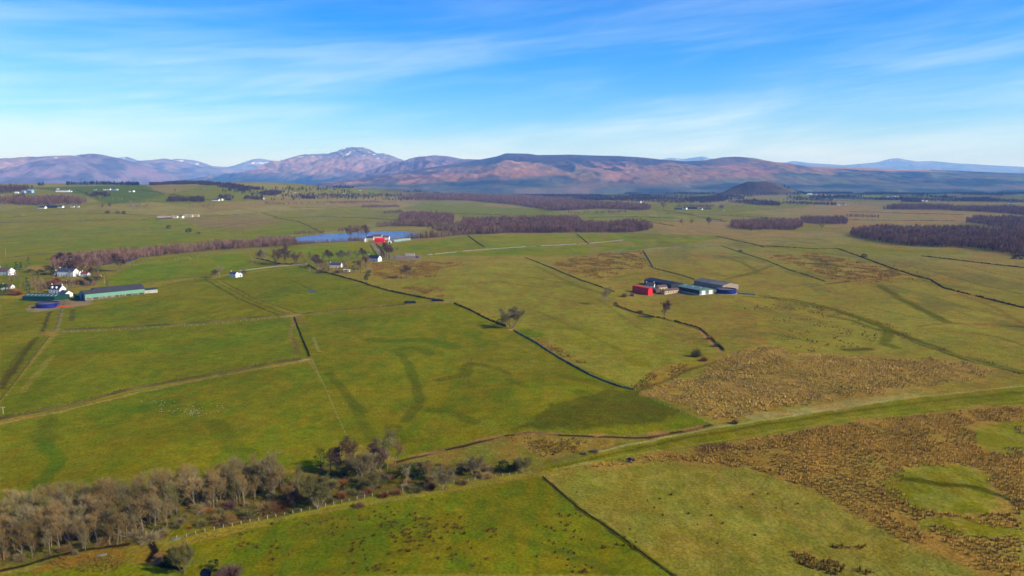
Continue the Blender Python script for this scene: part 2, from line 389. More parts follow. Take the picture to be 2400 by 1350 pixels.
# woods' floor along the burn in the foreground
paint([(0, 1200), (300, 1155), (660, 1110), (940, 1082), (1250, 1100), (1000, 1140), (700, 1205), (400, 1265), (0, 1330)], (92, 78, 32), 5, 8, .85, c2=(78, 76, 26))
paint([(390, 1235), (520, 1215), (510, 1235), (400, 1262)], (104, 106, 26), 2, 3, .8)
paint([(150, 1300), (380, 1275), (400, 1310), (250, 1345), (60, 1345)], (128, 90, 26), 3, 6, .85, c2=(110, 98, 24))
paint([(0, 1350), (150, 1335), (330, 1320), (420, 1350)], (100, 112, 28), 3, 5, .9)
# patchy sward: older olive grass and fresher green, tens of metres across
pt = sstep(.46, .66, fbm(GX / 62, GY / 90, 131, 5, .55)) * (1 - sstep(1400, 2200, GR)); pg = C[:, 1] > C[:, 0] * .93
blend(MIDX[pg], pt[pg] * .42, (116, 106, 22)); pt = sstep(.50, .68, fbm(GX / 48, GY / 80, 141, 5, .55)) * (1 - sstep(1400, 2200, GR)); blend(MIDX[pg], pt[pg] * .32, (72, 102, 18))
pt = sstep(.54, .62, fbm(GX / 24, GY / 60, 151, 5, .62)) * sstep(300, 420, GR) * (1 - sstep(1400, 2000, GR)) * sstep(-50, 200, GX); blend(MIDX, pt * .62, (124, 98, 40))
pt = sstep(.56, .63, fbm(GX / 40, GY / 110, 161, 5, .6)) * sstep(500, 650, GR) * (1 - sstep(1500, 2200, GR)) * sstep(100, 300, GX); blend(MIDX, pt * .55, (92, 90, 38))
# the broad grassy embankment that crosses on the right
EMB = [(1262, 1100), (1450, 1052), (1640, 1010), (1800, 985), (2100, 938), (2400, 905), (2400, 945), (2000, 985), (1720, 1034), (1470, 1072), (1300, 1108)]
paint(EMB, (98, 104, 30), 1.5, 2, 1, c2=(110, 108, 36))
# rushy ground
RUSH = [
 [(1290, 1104), (1480, 1074), (1720, 1038), (2000, 988), (2400, 950), (2400, 1350), (2330, 1350), (2120, 1270), (2000, 1200), (1890, 1142), (1800, 1108), (1650, 1085), (1520, 1082), (1400, 1097)],
 [(1500, 926), (1570, 898), (1640, 872), (1690, 838), (1740, 820), (1790, 806), (1830, 812), (1850, 828), (1980, 834), (2110, 842), (2200, 838), (2270, 850), (2330, 872), (2300, 892), (2200, 902), (2090, 922), (1960, 940), (1830, 958), (1760, 972), (1700, 987), (1640, 972), (1600, 948), (1545, 934)],
 [(870, 612), (960, 610), (1040, 615), (1110, 612), (1030, 632), (1020, 650), (900, 655), (860, 640)],
 [(925, 672), (1020, 672), (1045, 680), (1040, 700), (990, 690)],
 [(1290, 615), (1400, 595), (1500, 585), (1525, 625), (1400, 655), (1330, 640)],
 [(1790, 600), (1900, 592), (2050, 620), (2180, 655), (2080, 662), (1960, 660), (1880, 625)],
 [(1480, 905), (1540, 862), (1600, 850), (1625, 862), (1560, 905), (1500, 918)],
 [(1230, 790), (1280, 795), (1400, 865), (1330, 845)],
]
HOLES = [
 [(2070, 1120), (2160, 1086), (2260, 1092), (2330, 1120), (2310, 1142), (2350, 1195), (2280, 1208), (2160, 1196), (2075, 1160)],
 [(2290, 1000), (2400, 985), (2400, 1068), (2330, 1060), (2270, 1030)],
 [(2160, 1215), (2260, 1210), (2400, 1240), (2400, 1262), (2260, 1262), (2150, 1235)],
 [(1590, 1072), (1640, 1060), (1620, 1078)],
]
for i, p in enumerate(RUSH):
    paint(p, (136, 108, 44) if i < 2 else R1, 4 if i < 2 else 2, 20 if i < 2 else 6, .95 if i < 2 else .8, c2=R2, mod=None if i < 2 else (14, .35, .55))
paint(RUSH[0], (132, 100, 40), 6, 10, .6, mod=(40, .45, .6, 57)); paint(RUSH[1], (142, 112, 56), 5, 10, .7, mod=(30, .45, .6, 58))
paint([(1870, 1040), (2010, 1010), (2120, 1040), (1960, 1070)], (150, 112, 48), 14, 15, .6)
for p in HOLES: paint(p, (120, 116, 40), 2, 8, .95, c2=(106, 108, 32))
paint([(1700, 960), (1830, 965), (2000, 935), (2200, 915), (2000, 955), (1760, 985)], TN, 3, 6, .7)
paint([(1800, 800), (2100, 700), (2400, 800), (2200, 835), (1900, 830)], (124, 116, 40), 8, 12, .6)
# dark drains, damp hollows and ruts in the fields
D = stroke
for l, w, c, o in [
 ([(940, 830), (960, 860), (975, 900), (985, 940), (950, 985)], 6, M1, .55), ([(930, 820), (975, 815), (1010, 830)], 8, M1, .5),
 ([(1100, 855), (1085, 880), (1030, 890)], 8, M1, .55), ([(1100, 850), (1160, 862), (1190, 875)], 5, M1, .45), ([(1190, 890), (1230, 905)], 5, M1, .4),
 ([(770, 875), (800, 905), (820, 940), (850, 965)], 5, M1, .5), ([(820, 930), (845, 985), (870, 1030)], 5, M1, .35),
 ([(870, 795), (930, 800), (1000, 795), (1060, 815)], 12, (66, 92, 20), .6), ([(1000, 960), (1060, 965), (1110, 990)], 6, M1, .45), ([(920, 1000), (930, 1040)], 8, M1, .4),
 ([(500, 990), (540, 1040), (600, 1080)], 9, (78, 94, 18), .6), ([(100, 1030), (140, 1080), (110, 1115), (60, 1170)], 6, (62, 96, 20), .6), ([(100, 1030), (115, 985)], 8, M1, .4),
 ([(320, 960), (390, 945)], 14, (70, 100, 18), .6), ([(230, 815), (400, 820), (560, 800)], 18, (78, 106, 18), .45),
 ([(0, 912), (40, 855), (85, 792)], 3.5, (70, 66, 26), .8), ([(0, 900), (30, 850), (75, 795)], 2, (70, 66, 26), .5),
 ([(50, 920), (85, 880), (120, 835)], 4, (128, 112, 44), .6), ([(118, 730), (108, 755), (98, 780)], 2.5, (74, 62, 30), .8), ([(172, 725), (168, 752)], 4, (78, 68, 30), .7),
 ([(0, 750), (60, 738), (120, 725)], 2.5, (88, 80, 30), .7), ([(480, 655), (560, 700), (650, 738)], 2.2, (74, 66, 26), .85), ([(520, 660), (600, 700), (690, 732)], 2.2, (78, 76, 28), .8), ([(500, 655), (590, 705), (670, 736)], 2, (80, 80, 28), .6),
 ([(680, 655), (735, 682), (800, 678), (850, 668), (900, 672)], 2, (72, 68, 26), .7), ([(630, 695), (735, 684)], 1.5, (80, 76, 28), .7), ([(740, 688), (790, 692), (720, 700)], 2, (84, 84, 28), .5),
 ([(690, 745), (680, 790), (700, 820)], 3, (120, 100, 52), .7), ([(735, 790), (748, 825)], 2.5, (130, 122, 60), .8), ([(687, 790), (700, 830)], 3, B1, .6),
 ([(150, 778), (300, 772), (480, 762), (600, 750)], 3, (120, 104, 60), .6), ([(0, 992), (150, 963), (300, 925), (470, 890), (620, 862), (720, 846)], 2.4, (146, 112, 62), .85),
 ([(1690, 600), (1740, 615), (1780, 640), (1730, 645)], 8, M2, .6), ([(1810, 622), (1760, 640), (1700, 655)], 7, M2, .7), ([(1800, 620), (1880, 615), (1940, 630)], 5, M2, .6),
 ([(1750, 695), (1860, 702), (1960, 725), (2060, 760), (2150, 800), (2260, 840), (2400, 872)], 7, (84, 88, 34), .8), ([(2060, 668), (2110, 700), (2170, 730), (2220, 755)], 9, (82, 84, 34), .85),
 ([(1830, 700), (1960, 728), (2060, 765), (2150, 803), (2260, 842), (2400, 876)], 4, (66, 70, 26), .7), ([(1940, 740), (2000, 752), (2060, 775)], 6, (72, 78, 26), .6), ([(2080, 610), (2200, 640), (2320, 672), (2400, 690)], 4, (84, 70, 36), .6), ([(2250, 620), (2330, 640), (2400, 655)], 3, (80, 72, 34), .6), ([(2040, 720), (2100, 735), (2200, 752)], 3, (84, 82, 32), .5), ([(1500, 640), (1440, 650), (1380, 645)], 5, (84, 74, 32), .5), ([(1240, 650), (1330, 665), (1420, 690)], 4, (86, 80, 30), .6), ([(1060, 668), (1160, 660), (1250, 672)], 4, (88, 80, 32), .5), ([(1240, 690), (1300, 698), (1340, 705)], 3, (84, 76, 30), .5),
 ([(1290, 720), (1400, 760), (1530, 810)], 5, (128, 112, 34), .5), ([(1260, 730), (1360, 775), (1470, 830)], 4, (96, 98, 26), .5), ([(1400, 700), (1500, 770), (1600, 800)], 4, (98, 98, 28), .45), ([(1550, 770), (1620, 790), (1650, 800)], 6, (98, 94, 30), .5), ([(1740, 760), (1860, 770), (1980, 790)], 6, (112, 96, 34), .5), ([(1720, 790), (1800, 780), (1900, 800)], 4, (96, 92, 30), .5),
 ([(2400, 872), (2300, 852), (2150, 803), (2070, 772)], 2, (120, 112, 62), .6), ([(2075, 770), (2080, 790), (2070, 805), (2100, 815)], 8, (76, 88, 32), .7), ([(2150, 765), (2215, 757), (2290, 760), (2400, 765)], 3, (90, 78, 34), .7),
 ([(2280, 780), (2340, 790), (2400, 810)], 5, R3, .7), ([(2250, 690), (2330, 720), (2400, 760)], 5, R3, .5), ([(1985, 820), (2035, 818)], 9, (66, 70, 26), .8), ([(1940, 665), (1990, 660)], 6, (88, 62, 44), .9),
 ([(1800, 690), (1850, 675), (1940, 662)], 2.4, (136, 112, 72), .8), ([(1990, 662), (2060, 665), (2200, 655)], 3, (86, 80, 38), .6), ([(1450, 715), (1420, 700), (1360, 660), (1250, 612)], 3, (110, 108, 62), .8),
 ([(1250, 620), (1330, 660), (1420, 690)], 5, M2, .5), ([(1700, 1045), (1650, 1050)], 8, (84, 52, 36), .8), ([(2120, 1122), (2200, 1135), (2270, 1140), (2400, 1180)], 4, (70, 72, 26), .8),
 ([(1300, 1095), (1450, 1062), (1640, 1020), (1800, 994), (2100, 950), (2400, 918)], 2.5, (82, 82, 24), .7), ([(1400, 1060), (1640, 1008), (1800, 983), (2100, 936), (2400, 904)], 1.6, (150, 140, 84), .7),
 ([(1300, 1100), (1480, 1066), (1720, 1028), (2000, 978), (2400, 938)], 1.5, (128, 124, 52), .6),
 ([(400, 1270), (480, 1250), (600, 1225), (720, 1200), (850, 1170), (1000, 1145), (1150, 1124), (1245, 1110)], 2.2, (120, 122, 58), .85),
 ([(1275, 1120), (1350, 1188), (1440, 1248), (1500, 1292), (1580, 1350)], 1.6, (60, 56, 20), .8), ([(1200, 1260), (1330, 1300), (1440, 1345)], 4, M1, .4), ([(700, 1255), (850, 1240), (960, 1225)], 6, (80, 88, 18), .5),
 ([(1280, 1115), (1360, 1185), (1450, 1243)], 1.0, (140, 118, 60), .5),
 ([(1440, 910), (1320, 880)], 8, (82, 84, 26), .5), ([(1360, 920), (1390, 935)], 9, (70, 76, 24), .5)]:
    D(l, w, c, min(1, o * 1.12), .42, 1.4)
for l, w in [([(930, 1082), (1040, 1056), (1120, 1037), (1180, 1022), (1235, 1014), (1300, 1020), (1400, 1024), (1520, 1026), (1600, 1010), (1665, 997)], 2.0)]:
    D(l, w * 2.6, (120, 94, 50), .5, .7, 1.5); D(l, w, (44, 32, 16), .95, .5, 1)
for x0, y0, x1, y1 in [(1115, 1032, 1178, 1022), (1525, 1020, 1562, 1015), (1395, 1022, 1410, 1018), (1600, 1008, 1640, 1000), (1215, 1016, 1300, 1018), (968, 1068, 1040, 1056)]:
    D([(x0, y0), (x1, y1)], 2.6, (146, 100, 64), .7, .6, 1)
D([(1445, 718), (1480, 732), (1560, 748), (1640, 772), (1668, 795), (1695, 822)], 3, (66, 58, 26), .8, .6, 1); D([(1640, 775), (1664, 800), (1690, 828)], 2.2, (156, 108, 68), .8, .5, .6)
D([(1500, 912), (1555, 895), (1620, 865), (1690, 845)], 3, (70, 66, 26), .7, .6, 1)
D([(355, 1272), (362, 1292), (350, 1312), (385, 1325), (420, 1332)], 2.2, (28, 22, 12), 1, .4, .6); D([(372, 1300), (366, 1318)], 2.5, (140, 96, 66), .9, .4, .5)
D([(0, 1338), (60, 1325), (110, 1308), (180, 1292), (300, 1275)], 1.8, (30, 22, 12), .9, .4, .6)
# yards and tracks
paint([(60, 728), (70, 714), (130, 718), (150, 705), (215, 700), (215, 712), (135, 725), (90, 732)], (132, 112, 84), 1.2, 2, .95)
D([(152, 708), (142, 740), (132, 778)], 3.2, (116, 104, 64), .9, .4, .6); D([(147, 712), (137, 745), (128, 775)], 1, (80, 70, 36), .7)
D([(205, 711), (300, 693), (330, 686)], 3.4, (124, 104, 78), .8, .5, .8)
paint([(900, 605), (940, 598), (985, 598), (992, 606), (950, 612)], (118, 104, 90), 1.2, 2, .95)
D([(872, 570), (885, 585), (896, 604)], 5.5, (120, 104, 84), 1, .3); D([(896, 604), (900, 606), (950, 606)], 5, (126, 110, 88), .9, .4)
D([(1452, 690), (1480, 692), (1560, 694), (1640, 694), (1740, 690), (1800, 695)], 4, (124, 108, 72), .7, .6, 1)
paint([(1540, 690), (1600, 672), (1640, 675), (1600, 690)], (112, 98, 78), 1.5, 1, .8)
D([(950, 716), (1000, 711), (1062, 708)], 4, (132, 104, 76), .8, .5, .6); D([(880, 719), (905, 716)], 4, (190, 170, 130), .9, .4, .4)
D([(1195, 772), (1212, 778)], 3, (180, 120, 80), .9); D([(668, 742), (705, 738)], 4.5, (146, 122, 92), .85, .5, .6); D([(700, 744), (712, 756)], 6, (118, 88, 50), .7, .6, 1)
D([(705, 845), (722, 842)], 3, (160, 138, 100), .8); D([(640, 558), (700, 550), (780, 544), (850, 540)], 9, (146, 132, 74), .85)
D([(880, 538), (960, 536), (1010, 537)], 14, (150, 118, 72), .8); D([(1350, 506), (1500, 506), (1640, 506)], 7, (150, 142, 104), .6); D([(100, 779), (130, 778), (95, 786)], 3, (142, 100, 62), .7)
paint([(1670, 456), (1700, 444), (1725, 430), (1750, 424), (1790, 424), (1830, 440), (1860, 452), (1780, 457), (1720, 458)], (92, 70, 46), 2, 3, .95, c2=(60, 48, 36))
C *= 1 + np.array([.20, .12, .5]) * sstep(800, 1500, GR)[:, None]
gw = sstep(.85, 1.05, C[:, 1] / C[:, 0])[:, None]
C = C * (1 - gw) + C * np.array([1.10, .92, .22]) * gw          # winter pasture: olive rather than emerald
C = np.clip(C, .002, .9)
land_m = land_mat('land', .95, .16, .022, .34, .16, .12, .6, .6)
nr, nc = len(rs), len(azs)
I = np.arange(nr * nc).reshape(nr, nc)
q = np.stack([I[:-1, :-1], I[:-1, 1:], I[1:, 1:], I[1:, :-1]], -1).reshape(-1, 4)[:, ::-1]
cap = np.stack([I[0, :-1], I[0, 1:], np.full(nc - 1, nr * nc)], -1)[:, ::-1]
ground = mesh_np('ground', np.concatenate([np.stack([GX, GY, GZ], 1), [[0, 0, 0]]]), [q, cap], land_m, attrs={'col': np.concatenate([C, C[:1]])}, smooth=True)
tag(ground, 'rolling green and rush-brown farmland', kind='structure')

# ------------------------------------------------------------------ far hills: each a relief of its own at its own distance
hill_m = land_mat('hill_cover', .012, .004, .0011, .16, .18, .14)
def ridge(label, pts, Dist, wf, wb, amp, seed, paintf, step=2.2, rows=130):
    pts = sorted(pts); px = np.arange(pts[0][0], pts[-1][0] + .1, step)
    py = np.interp(px, [p[0] for p in pts], [p[1] for p in pts])
    k = np.array([1, 2, 3, 2, 1.]) / 9; pe = np.pad(py, 2, 'edge'); py = sum(pe[i:i + len(py)] * k[i] for i in range(5)) * .6 + py * .4
    a, b, c = rays(px, py); X = a / b * Dist; Zc = np.maximum(HCAM + c / b * Dist, -.5)
    endw = np.minimum(1, np.minimum(np.arange(len(px)), np.arange(len(px))[::-1]) / 6.0)
    tv = np.concatenate([np.linspace(0, 1, rows), 1 + np.linspace(0, 1, 14)[1:]])
    Yv = np.where(tv <= 1, Dist - wf * (1 - tv), Dist + wb * (tv - 1))
    XX, TT = np.meshgrid(X, tv); YY = np.meshgrid(X, Yv)[1]
    # the crest bends to and fro in plan
    bend = (fbm(X / (wf * .6), X * 0 + seed, seed, 3) - .5) * wf * .35
    YY = YY + bend[None, :] * (1 - np.abs(1 - TT).clip(0, 1))
    t = np.where(TT <= 1, TT, 2 - TT)
    prof = t ** .85
    wx = (fbm(XX / 900, YY / 900, seed + 3, 4) - .5) * 1500 * (1 - t)
    Zs = np.interp((XX + wx).ravel(), X, Zc).reshape(XX.shape)
    Zw = Zs * (1 - t ** 3) + np.broadcast_to(Zc, XX.shape) * t ** 3
    n = np.abs(fbm(XX / 620, YY / 1300, seed + 7, 6, .58) - .5) * 2.6
    n2 = fbm(XX / 170, YY / 460, seed + 17, 5, .62) - .5
    env = np.sin(np.pi * np.clip(t, 0, 1)) ** .8
    Z = Zw * prof + amp * env * (.55 - n) * 1.5 + amp * .62 * n2 * (env + .10)
    Z = Z * (1 - .0 * Z) if label[:4] != 'long' else np.minimum(Z, Zc[None, :] * (.25 + .75 * t) + 14)
    Z = Z * endw[None, :] - 2.5 * (1 - endw[None, :]) ; Z[0] = -4; Z[-1] = -4
    Z = np.where(t > .05, Z, np.minimum(Z, 3)); Z = np.maximum(Z, -4)
    col = np.clip(paintf(XX, YY, Z, t, np.broadcast_to(px, XX.shape)), .003, .9)
    m, nn = XX.shape; J = np.arange(m * nn).reshape(m, nn)
    qq = np.stack([J[:-1, :-1], J[:-1, 1:], J[1:, 1:], J[1:, :-1]], -1).reshape(-1, 4)
    o = mesh_np('hill', np.stack([XX, YY, Z], -1).reshape(-1, 3), qq, hill_m, attrs={'col': col.reshape(-1, 3)}, smooth=True)
    return tag(o, label, kind='structure')
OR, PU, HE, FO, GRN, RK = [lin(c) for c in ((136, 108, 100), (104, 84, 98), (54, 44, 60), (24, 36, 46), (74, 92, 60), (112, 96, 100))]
def mixm(a, b, f): return a * (1 - f[..., None]) + b * f[..., None]
def cover(lowc, midc, topc, snow=None, forest=.5, seed=0, patch=None):
    def f(X, Y, Z, t, px):
        n = fbm(X / 800, Y / 1100, seed, 4); n2 = fbm(X / 260, Y / 520, seed + 5, 4); z = Z / max(Z.max(), 1)
        c = mixm(np.broadcast_to(midc, X.shape + (3,)), topc, sstep(.45, .85, z + (n - .5) * .9))
        c = mixm(c, HE, sstep(.52, .66, n2) * .75)
        c = mixm(c, lowc, sstep(.40, .12, z + (n2 - .5) * .6) if False else 1 - sstep(.10, .38, z + (n2 - .5) * .5))
        c = mixm(c, FO, sstep(.5, .6, fbm(X / 600, Y / 900, seed + 9, 3)) * (1 - sstep(.12, .42, z)) * forest)
        if patch: c = patch(c, X, Y, Z, t, px, z)
        if snow is not None:
            s = sstep(.68, .76, fbm(X / 90, Y / 260, seed + 13, 4)) * sstep(snow, snow + .12, z) * .85
            c = mixm(c, lin((235, 238, 245)), s)
        return c
    return f
def lomond(c, X, Y, Z, t, px, z):
    c = mixm(c, lin((128, 98, 92)), sstep(.30, .45, z) * (1 - sstep(.55, .75, z)) * sstep(700, 800, px) * (1 - sstep(950, 1000, px)) * .7)
    return c
def moor(c, X, Y, Z, t, px, z):
    n = fbm(X / 420, Y / 900, 77, 5); n2 = fbm(X / 150, Y / 420, 78, 4)
    # orange moor grass on the flanks, dark heather over the brow, crags, then plantations and fields at the foot
    c = mixm(np.broadcast_to(lin((138, 100, 80)), c.shape), lin((118, 94, 70)), sstep(.42, .6, n))
    c = mixm(c, lin((50, 40, 50)), sstep(.58, .70, t + (n - .5) * .45) * sstep(1000, 1120, px) * (1 - sstep(1600, 1700, px)) * .92)
    c = mixm(c, lin((60, 46, 54)), sstep(.88, .95, t + (n - .5) * .2) * sstep(1660, 1700, px) * (1 - sstep(1800, 1840, px)) * .9)
    c = mixm(c, lin((70, 52, 58)), sstep(.5, .58, n2) * sstep(.3, .5, t) * .55)
    c = mixm(c, lin((62, 48, 60)), (1 - sstep(980, 1180, px)) * sstep(.38, .5, n2) * .8)
    for a, b, w_, h_ in ((1345, .60, 26, .16), (1300, .46, 20, .10), (1405, .56, 16, .13), (1392, .42, 20, .06)):
        k = np.exp(-((px - a + (t - b) * 90) / w_) ** 2 - ((t - b) / h_) ** 2); c = mixm(c, lin((44, 38, 46)), sstep(.35, .55, k + (n2 - .5) * .7) * .92)
    c = mixm(c, lin((160, 120, 98)), sstep(1780, 1950, px) * .8)  # paler towards the right: extra haze put into the colour
    m = fbm(X / 420, Y / 420, 87, 4); m2 = fbm(X / 800, Y / 240, 88, 4)
    top = .16 + .56 * sstep(1380, 2250, px)
    low = 1 - sstep(top - .06, top + .06, t + (n - .5) * .3)
    c = mixm(c, lin((70, 74, 66)), low * .95); c = mixm(c, lin((78, 92, 62)), sstep(.52, .57, m) * low * sstep(1450, 1600, px) * .9); c = mixm(c, lin((40, 48, 54)), (1 - sstep(.42, .48, m2)) * low * .9); c = mixm(c, lin((104, 84, 70)), sstep(.58, .62, m2) * low * .7)
    c = mixm(c, lin((28, 36, 46)), sstep(2080, 2200, px) * sstep(.60, .66, t + (n - .5) * .2) * (1 - sstep(.86, .9, t)) * .95)
    k = np.exp(-((px - 1915) / 50) ** 2 - ((t - .62) / .10) ** 2); c = mixm(c, lin((30, 38, 48)), sstep(.4, .6, k + (n2 - .5) * .6) * .9)
    return c
cam_pts = [
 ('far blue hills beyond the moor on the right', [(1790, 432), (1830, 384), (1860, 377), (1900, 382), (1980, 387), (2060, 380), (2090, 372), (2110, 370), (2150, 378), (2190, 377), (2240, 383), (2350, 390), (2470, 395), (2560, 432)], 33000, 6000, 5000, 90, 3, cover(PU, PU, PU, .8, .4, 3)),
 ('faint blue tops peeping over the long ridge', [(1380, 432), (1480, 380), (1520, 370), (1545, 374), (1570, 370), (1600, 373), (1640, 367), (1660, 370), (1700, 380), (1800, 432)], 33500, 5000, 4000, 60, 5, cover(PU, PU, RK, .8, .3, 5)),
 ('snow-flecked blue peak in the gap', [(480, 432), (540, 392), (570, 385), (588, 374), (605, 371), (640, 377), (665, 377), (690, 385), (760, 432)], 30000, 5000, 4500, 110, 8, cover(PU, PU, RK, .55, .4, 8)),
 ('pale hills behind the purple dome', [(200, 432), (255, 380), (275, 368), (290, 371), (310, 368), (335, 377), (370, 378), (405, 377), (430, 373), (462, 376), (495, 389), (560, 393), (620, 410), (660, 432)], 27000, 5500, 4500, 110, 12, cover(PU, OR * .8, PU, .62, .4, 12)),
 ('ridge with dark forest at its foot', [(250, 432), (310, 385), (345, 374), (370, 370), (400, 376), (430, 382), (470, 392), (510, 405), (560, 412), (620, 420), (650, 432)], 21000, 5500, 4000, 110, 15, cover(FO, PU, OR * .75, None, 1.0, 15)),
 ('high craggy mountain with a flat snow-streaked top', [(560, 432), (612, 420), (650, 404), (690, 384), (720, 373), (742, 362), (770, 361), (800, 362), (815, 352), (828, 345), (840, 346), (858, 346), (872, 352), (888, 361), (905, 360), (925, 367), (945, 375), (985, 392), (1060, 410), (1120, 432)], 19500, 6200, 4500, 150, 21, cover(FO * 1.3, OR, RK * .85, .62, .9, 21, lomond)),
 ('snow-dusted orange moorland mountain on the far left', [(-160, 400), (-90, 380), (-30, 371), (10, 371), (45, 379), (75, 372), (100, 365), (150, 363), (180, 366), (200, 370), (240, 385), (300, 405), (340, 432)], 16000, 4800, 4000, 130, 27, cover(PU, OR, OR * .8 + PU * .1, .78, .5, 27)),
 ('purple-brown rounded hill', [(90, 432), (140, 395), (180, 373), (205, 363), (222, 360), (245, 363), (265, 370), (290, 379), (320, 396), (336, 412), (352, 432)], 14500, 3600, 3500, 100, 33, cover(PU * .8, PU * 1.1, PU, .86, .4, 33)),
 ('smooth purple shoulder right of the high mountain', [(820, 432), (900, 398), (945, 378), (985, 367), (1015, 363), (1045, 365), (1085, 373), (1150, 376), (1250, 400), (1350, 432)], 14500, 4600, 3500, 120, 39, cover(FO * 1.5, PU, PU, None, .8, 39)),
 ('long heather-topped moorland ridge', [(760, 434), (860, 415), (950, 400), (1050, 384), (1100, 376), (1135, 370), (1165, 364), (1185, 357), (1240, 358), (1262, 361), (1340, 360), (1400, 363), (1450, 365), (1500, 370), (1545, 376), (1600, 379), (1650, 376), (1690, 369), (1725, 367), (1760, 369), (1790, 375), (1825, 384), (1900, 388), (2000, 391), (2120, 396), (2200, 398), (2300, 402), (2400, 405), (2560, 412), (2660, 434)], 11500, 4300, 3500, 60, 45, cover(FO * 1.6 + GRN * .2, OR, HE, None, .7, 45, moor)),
]
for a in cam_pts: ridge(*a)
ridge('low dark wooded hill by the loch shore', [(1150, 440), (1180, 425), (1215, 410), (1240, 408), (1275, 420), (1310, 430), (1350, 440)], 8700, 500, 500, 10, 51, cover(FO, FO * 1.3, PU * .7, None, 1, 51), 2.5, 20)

# ------------------------------------------------------------------ water
loch_m = water_mat('loch_water', (52, 84, 130), .2, .2, .05); pond_m = water_mat('pond_water', (5, 38, 138), .10, .5, .3); pond_m.node_tree.nodes['Principled BSDF'].inputs['Specular IOR Level'].default_value = .05; pool_m = water_mat('pool_water', (3, 5, 22), .2, .4, .6); pool_m.node_tree.nodes['Principled BSDF'].inputs['Specular IOR Level'].default_value = .12  # pond and pool blues: reflected sky put into the base colour
def water(label, pts, m, dz=.12):
    P = world_pts(densify(pts, 10)); z = np.median(P[:, 2]) + dz if P[0, 1] < 6000 else .4
    c = P.mean(0); V = np.concatenate([P, [c]]); V[:, 2] = z; n = len(P)
    f = np.array([(i, (i + 1) % n, n) for i in range(n)]); a = np.cross(V[f[:, 1]] - V[f[:, 0]], V[f[:, 2]] - V[f[:, 0]])[:, 2]
    if a.sum() < 0: f = f[:, ::-1]
    return tag(mesh_np('water', V, f, m), label, kind='structure')
water('wide loch below the moorland ridge', [(1000, 445), (1060, 439), (1150, 440), (1330, 438), (1400, 441), (1330, 449), (1200, 452), (1060, 449)], loch_m)
water('thin strip of the loch below the high mountain', [(735, 432.6), (770, 431.6), (805, 432.4), (770, 433.4)], loch_m)
water('blue lochan behind the lochside farm', [(672, 565), (688, 557), (760, 549), (850, 543.5), (900, 542), (950, 543), (985, 548), (985, 554), (930, 558.5), (860, 563), (780, 567), (700, 570)], pond_m, .25)
water('bend of the river showing between bare trees', [(286, 613), (300, 609), (322, 605), (320, 608), (300, 613), (290, 615)], pond_m, .3)
water('river reach left of the river trees', [(238, 620), (258, 617), (262, 618.5), (242, 621.5)], pond_m, .3)
water('small pool in the pasture drain', [(718, 683), (730, 680.5), (742, 682), (744, 684.5), (734, 685.5), (724, 684)], pool_m, .15)
water('dark pool in the rushes beside the embankment', [(1464, 1078), (1474, 1072), (1486, 1074), (1488, 1081), (1474, 1084)], pool_m, .12)
water('dark pool under the streamside trees', [(660, 1172), (664, 1152), (690, 1140), (704, 1150), (700, 1166), (680, 1176)], pool_m, .12)
water('pool of the burn at the bottom edge', [(468, 1345), (478, 1332), (496, 1336), (494, 1352), (476, 1358)], pool_m, .12)

# ------------------------------------------------------------------ the air
hz = MB().box(-47000, 47000, -47000, 47000, -6, 1340).build('haze', bpy.data.materials.new('haze'))
hm = hz.data.materials[0]; hm.use_nodes = True; t = hm.node_tree; t.nodes.remove(t.nodes['Principled BSDF'])
pv = node(t, 'ShaderNodeVolumePrincipled'); pv.inputs['Color'].default_value = (.17, .43, 1.0, 1); pv.inputs['Absorption Color'].default_value = (1, 1, 1, 1); pv.inputs['Density'].default_value = 5.0e-5; pv.inputs['Anisotropy'].default_value = .0
t.links.new(pv.outputs[0], t.nodes['Material Output'].inputs['Volume'])
tag(hz, 'thin blue haze over the plain', kind='stuff')
# ------------------------------------------------------------------ trees and shrubs
twig_m = veg('bare_twigs', (112, 88, 50), (160, 130, 80)); twig_b = veg('brown_twigs', (104, 78, 52), (144, 114, 78)); twig_p = veg('purple_twigs', (80, 58, 54), (116, 88, 78)); twig_o = veg('olive_twigs', (92, 88, 46), (128, 118, 68))
twig_g = veg('grey_twigs', (110, 96, 64), (154, 136, 96)); twig_r = veg('rusty_twigs', (120, 76, 44), (150, 100, 56)); bark_m = mat('pale_bark', (126, 112, 84), .9, .3, .8); bark_d = mat('dark_bark', (106, 92, 68), .9, .3, .8)
leaf_d = veg('dark_needles', (18, 34, 22), (40, 60, 34)); leaf_g = veg('evergreen_leaves', (30, 44, 20), (66, 82, 34)); leaf_y = veg('gorse_leaves', (70, 78, 28), (104, 104, 40)); leaf_s = veg('blue_green_needles', (26, 44, 40), (56, 78, 66))
wood_p = veg('winter_wood', (86, 60, 52), (148, 114, 92), .5); wood_b = veg('winter_wood_brown', (90, 70, 54), (150, 122, 94), .5); wood_d = veg('far_wood', (62, 46, 44), (100, 76, 68), .4)
wood_t = veg('wood_trunks', (96, 82, 72), (140, 124, 106), .2)
def unit(v): return v / (np.linalg.norm(v) + 1e-9)
def rvec(R): return unit(R.normal(size=3))
class Twigs:
    def __init__(s): s.v = []
    def blade(s, p, q, w, R):
        d = q - p; sd = np.cross(d, rvec(R)); sd = unit(sd) * w / 2
        s.v += [p - sd, p + sd, q]
    def mesh(s): n = len(s.v); return np.array(s.v), np.arange(n).reshape(-1, 3)
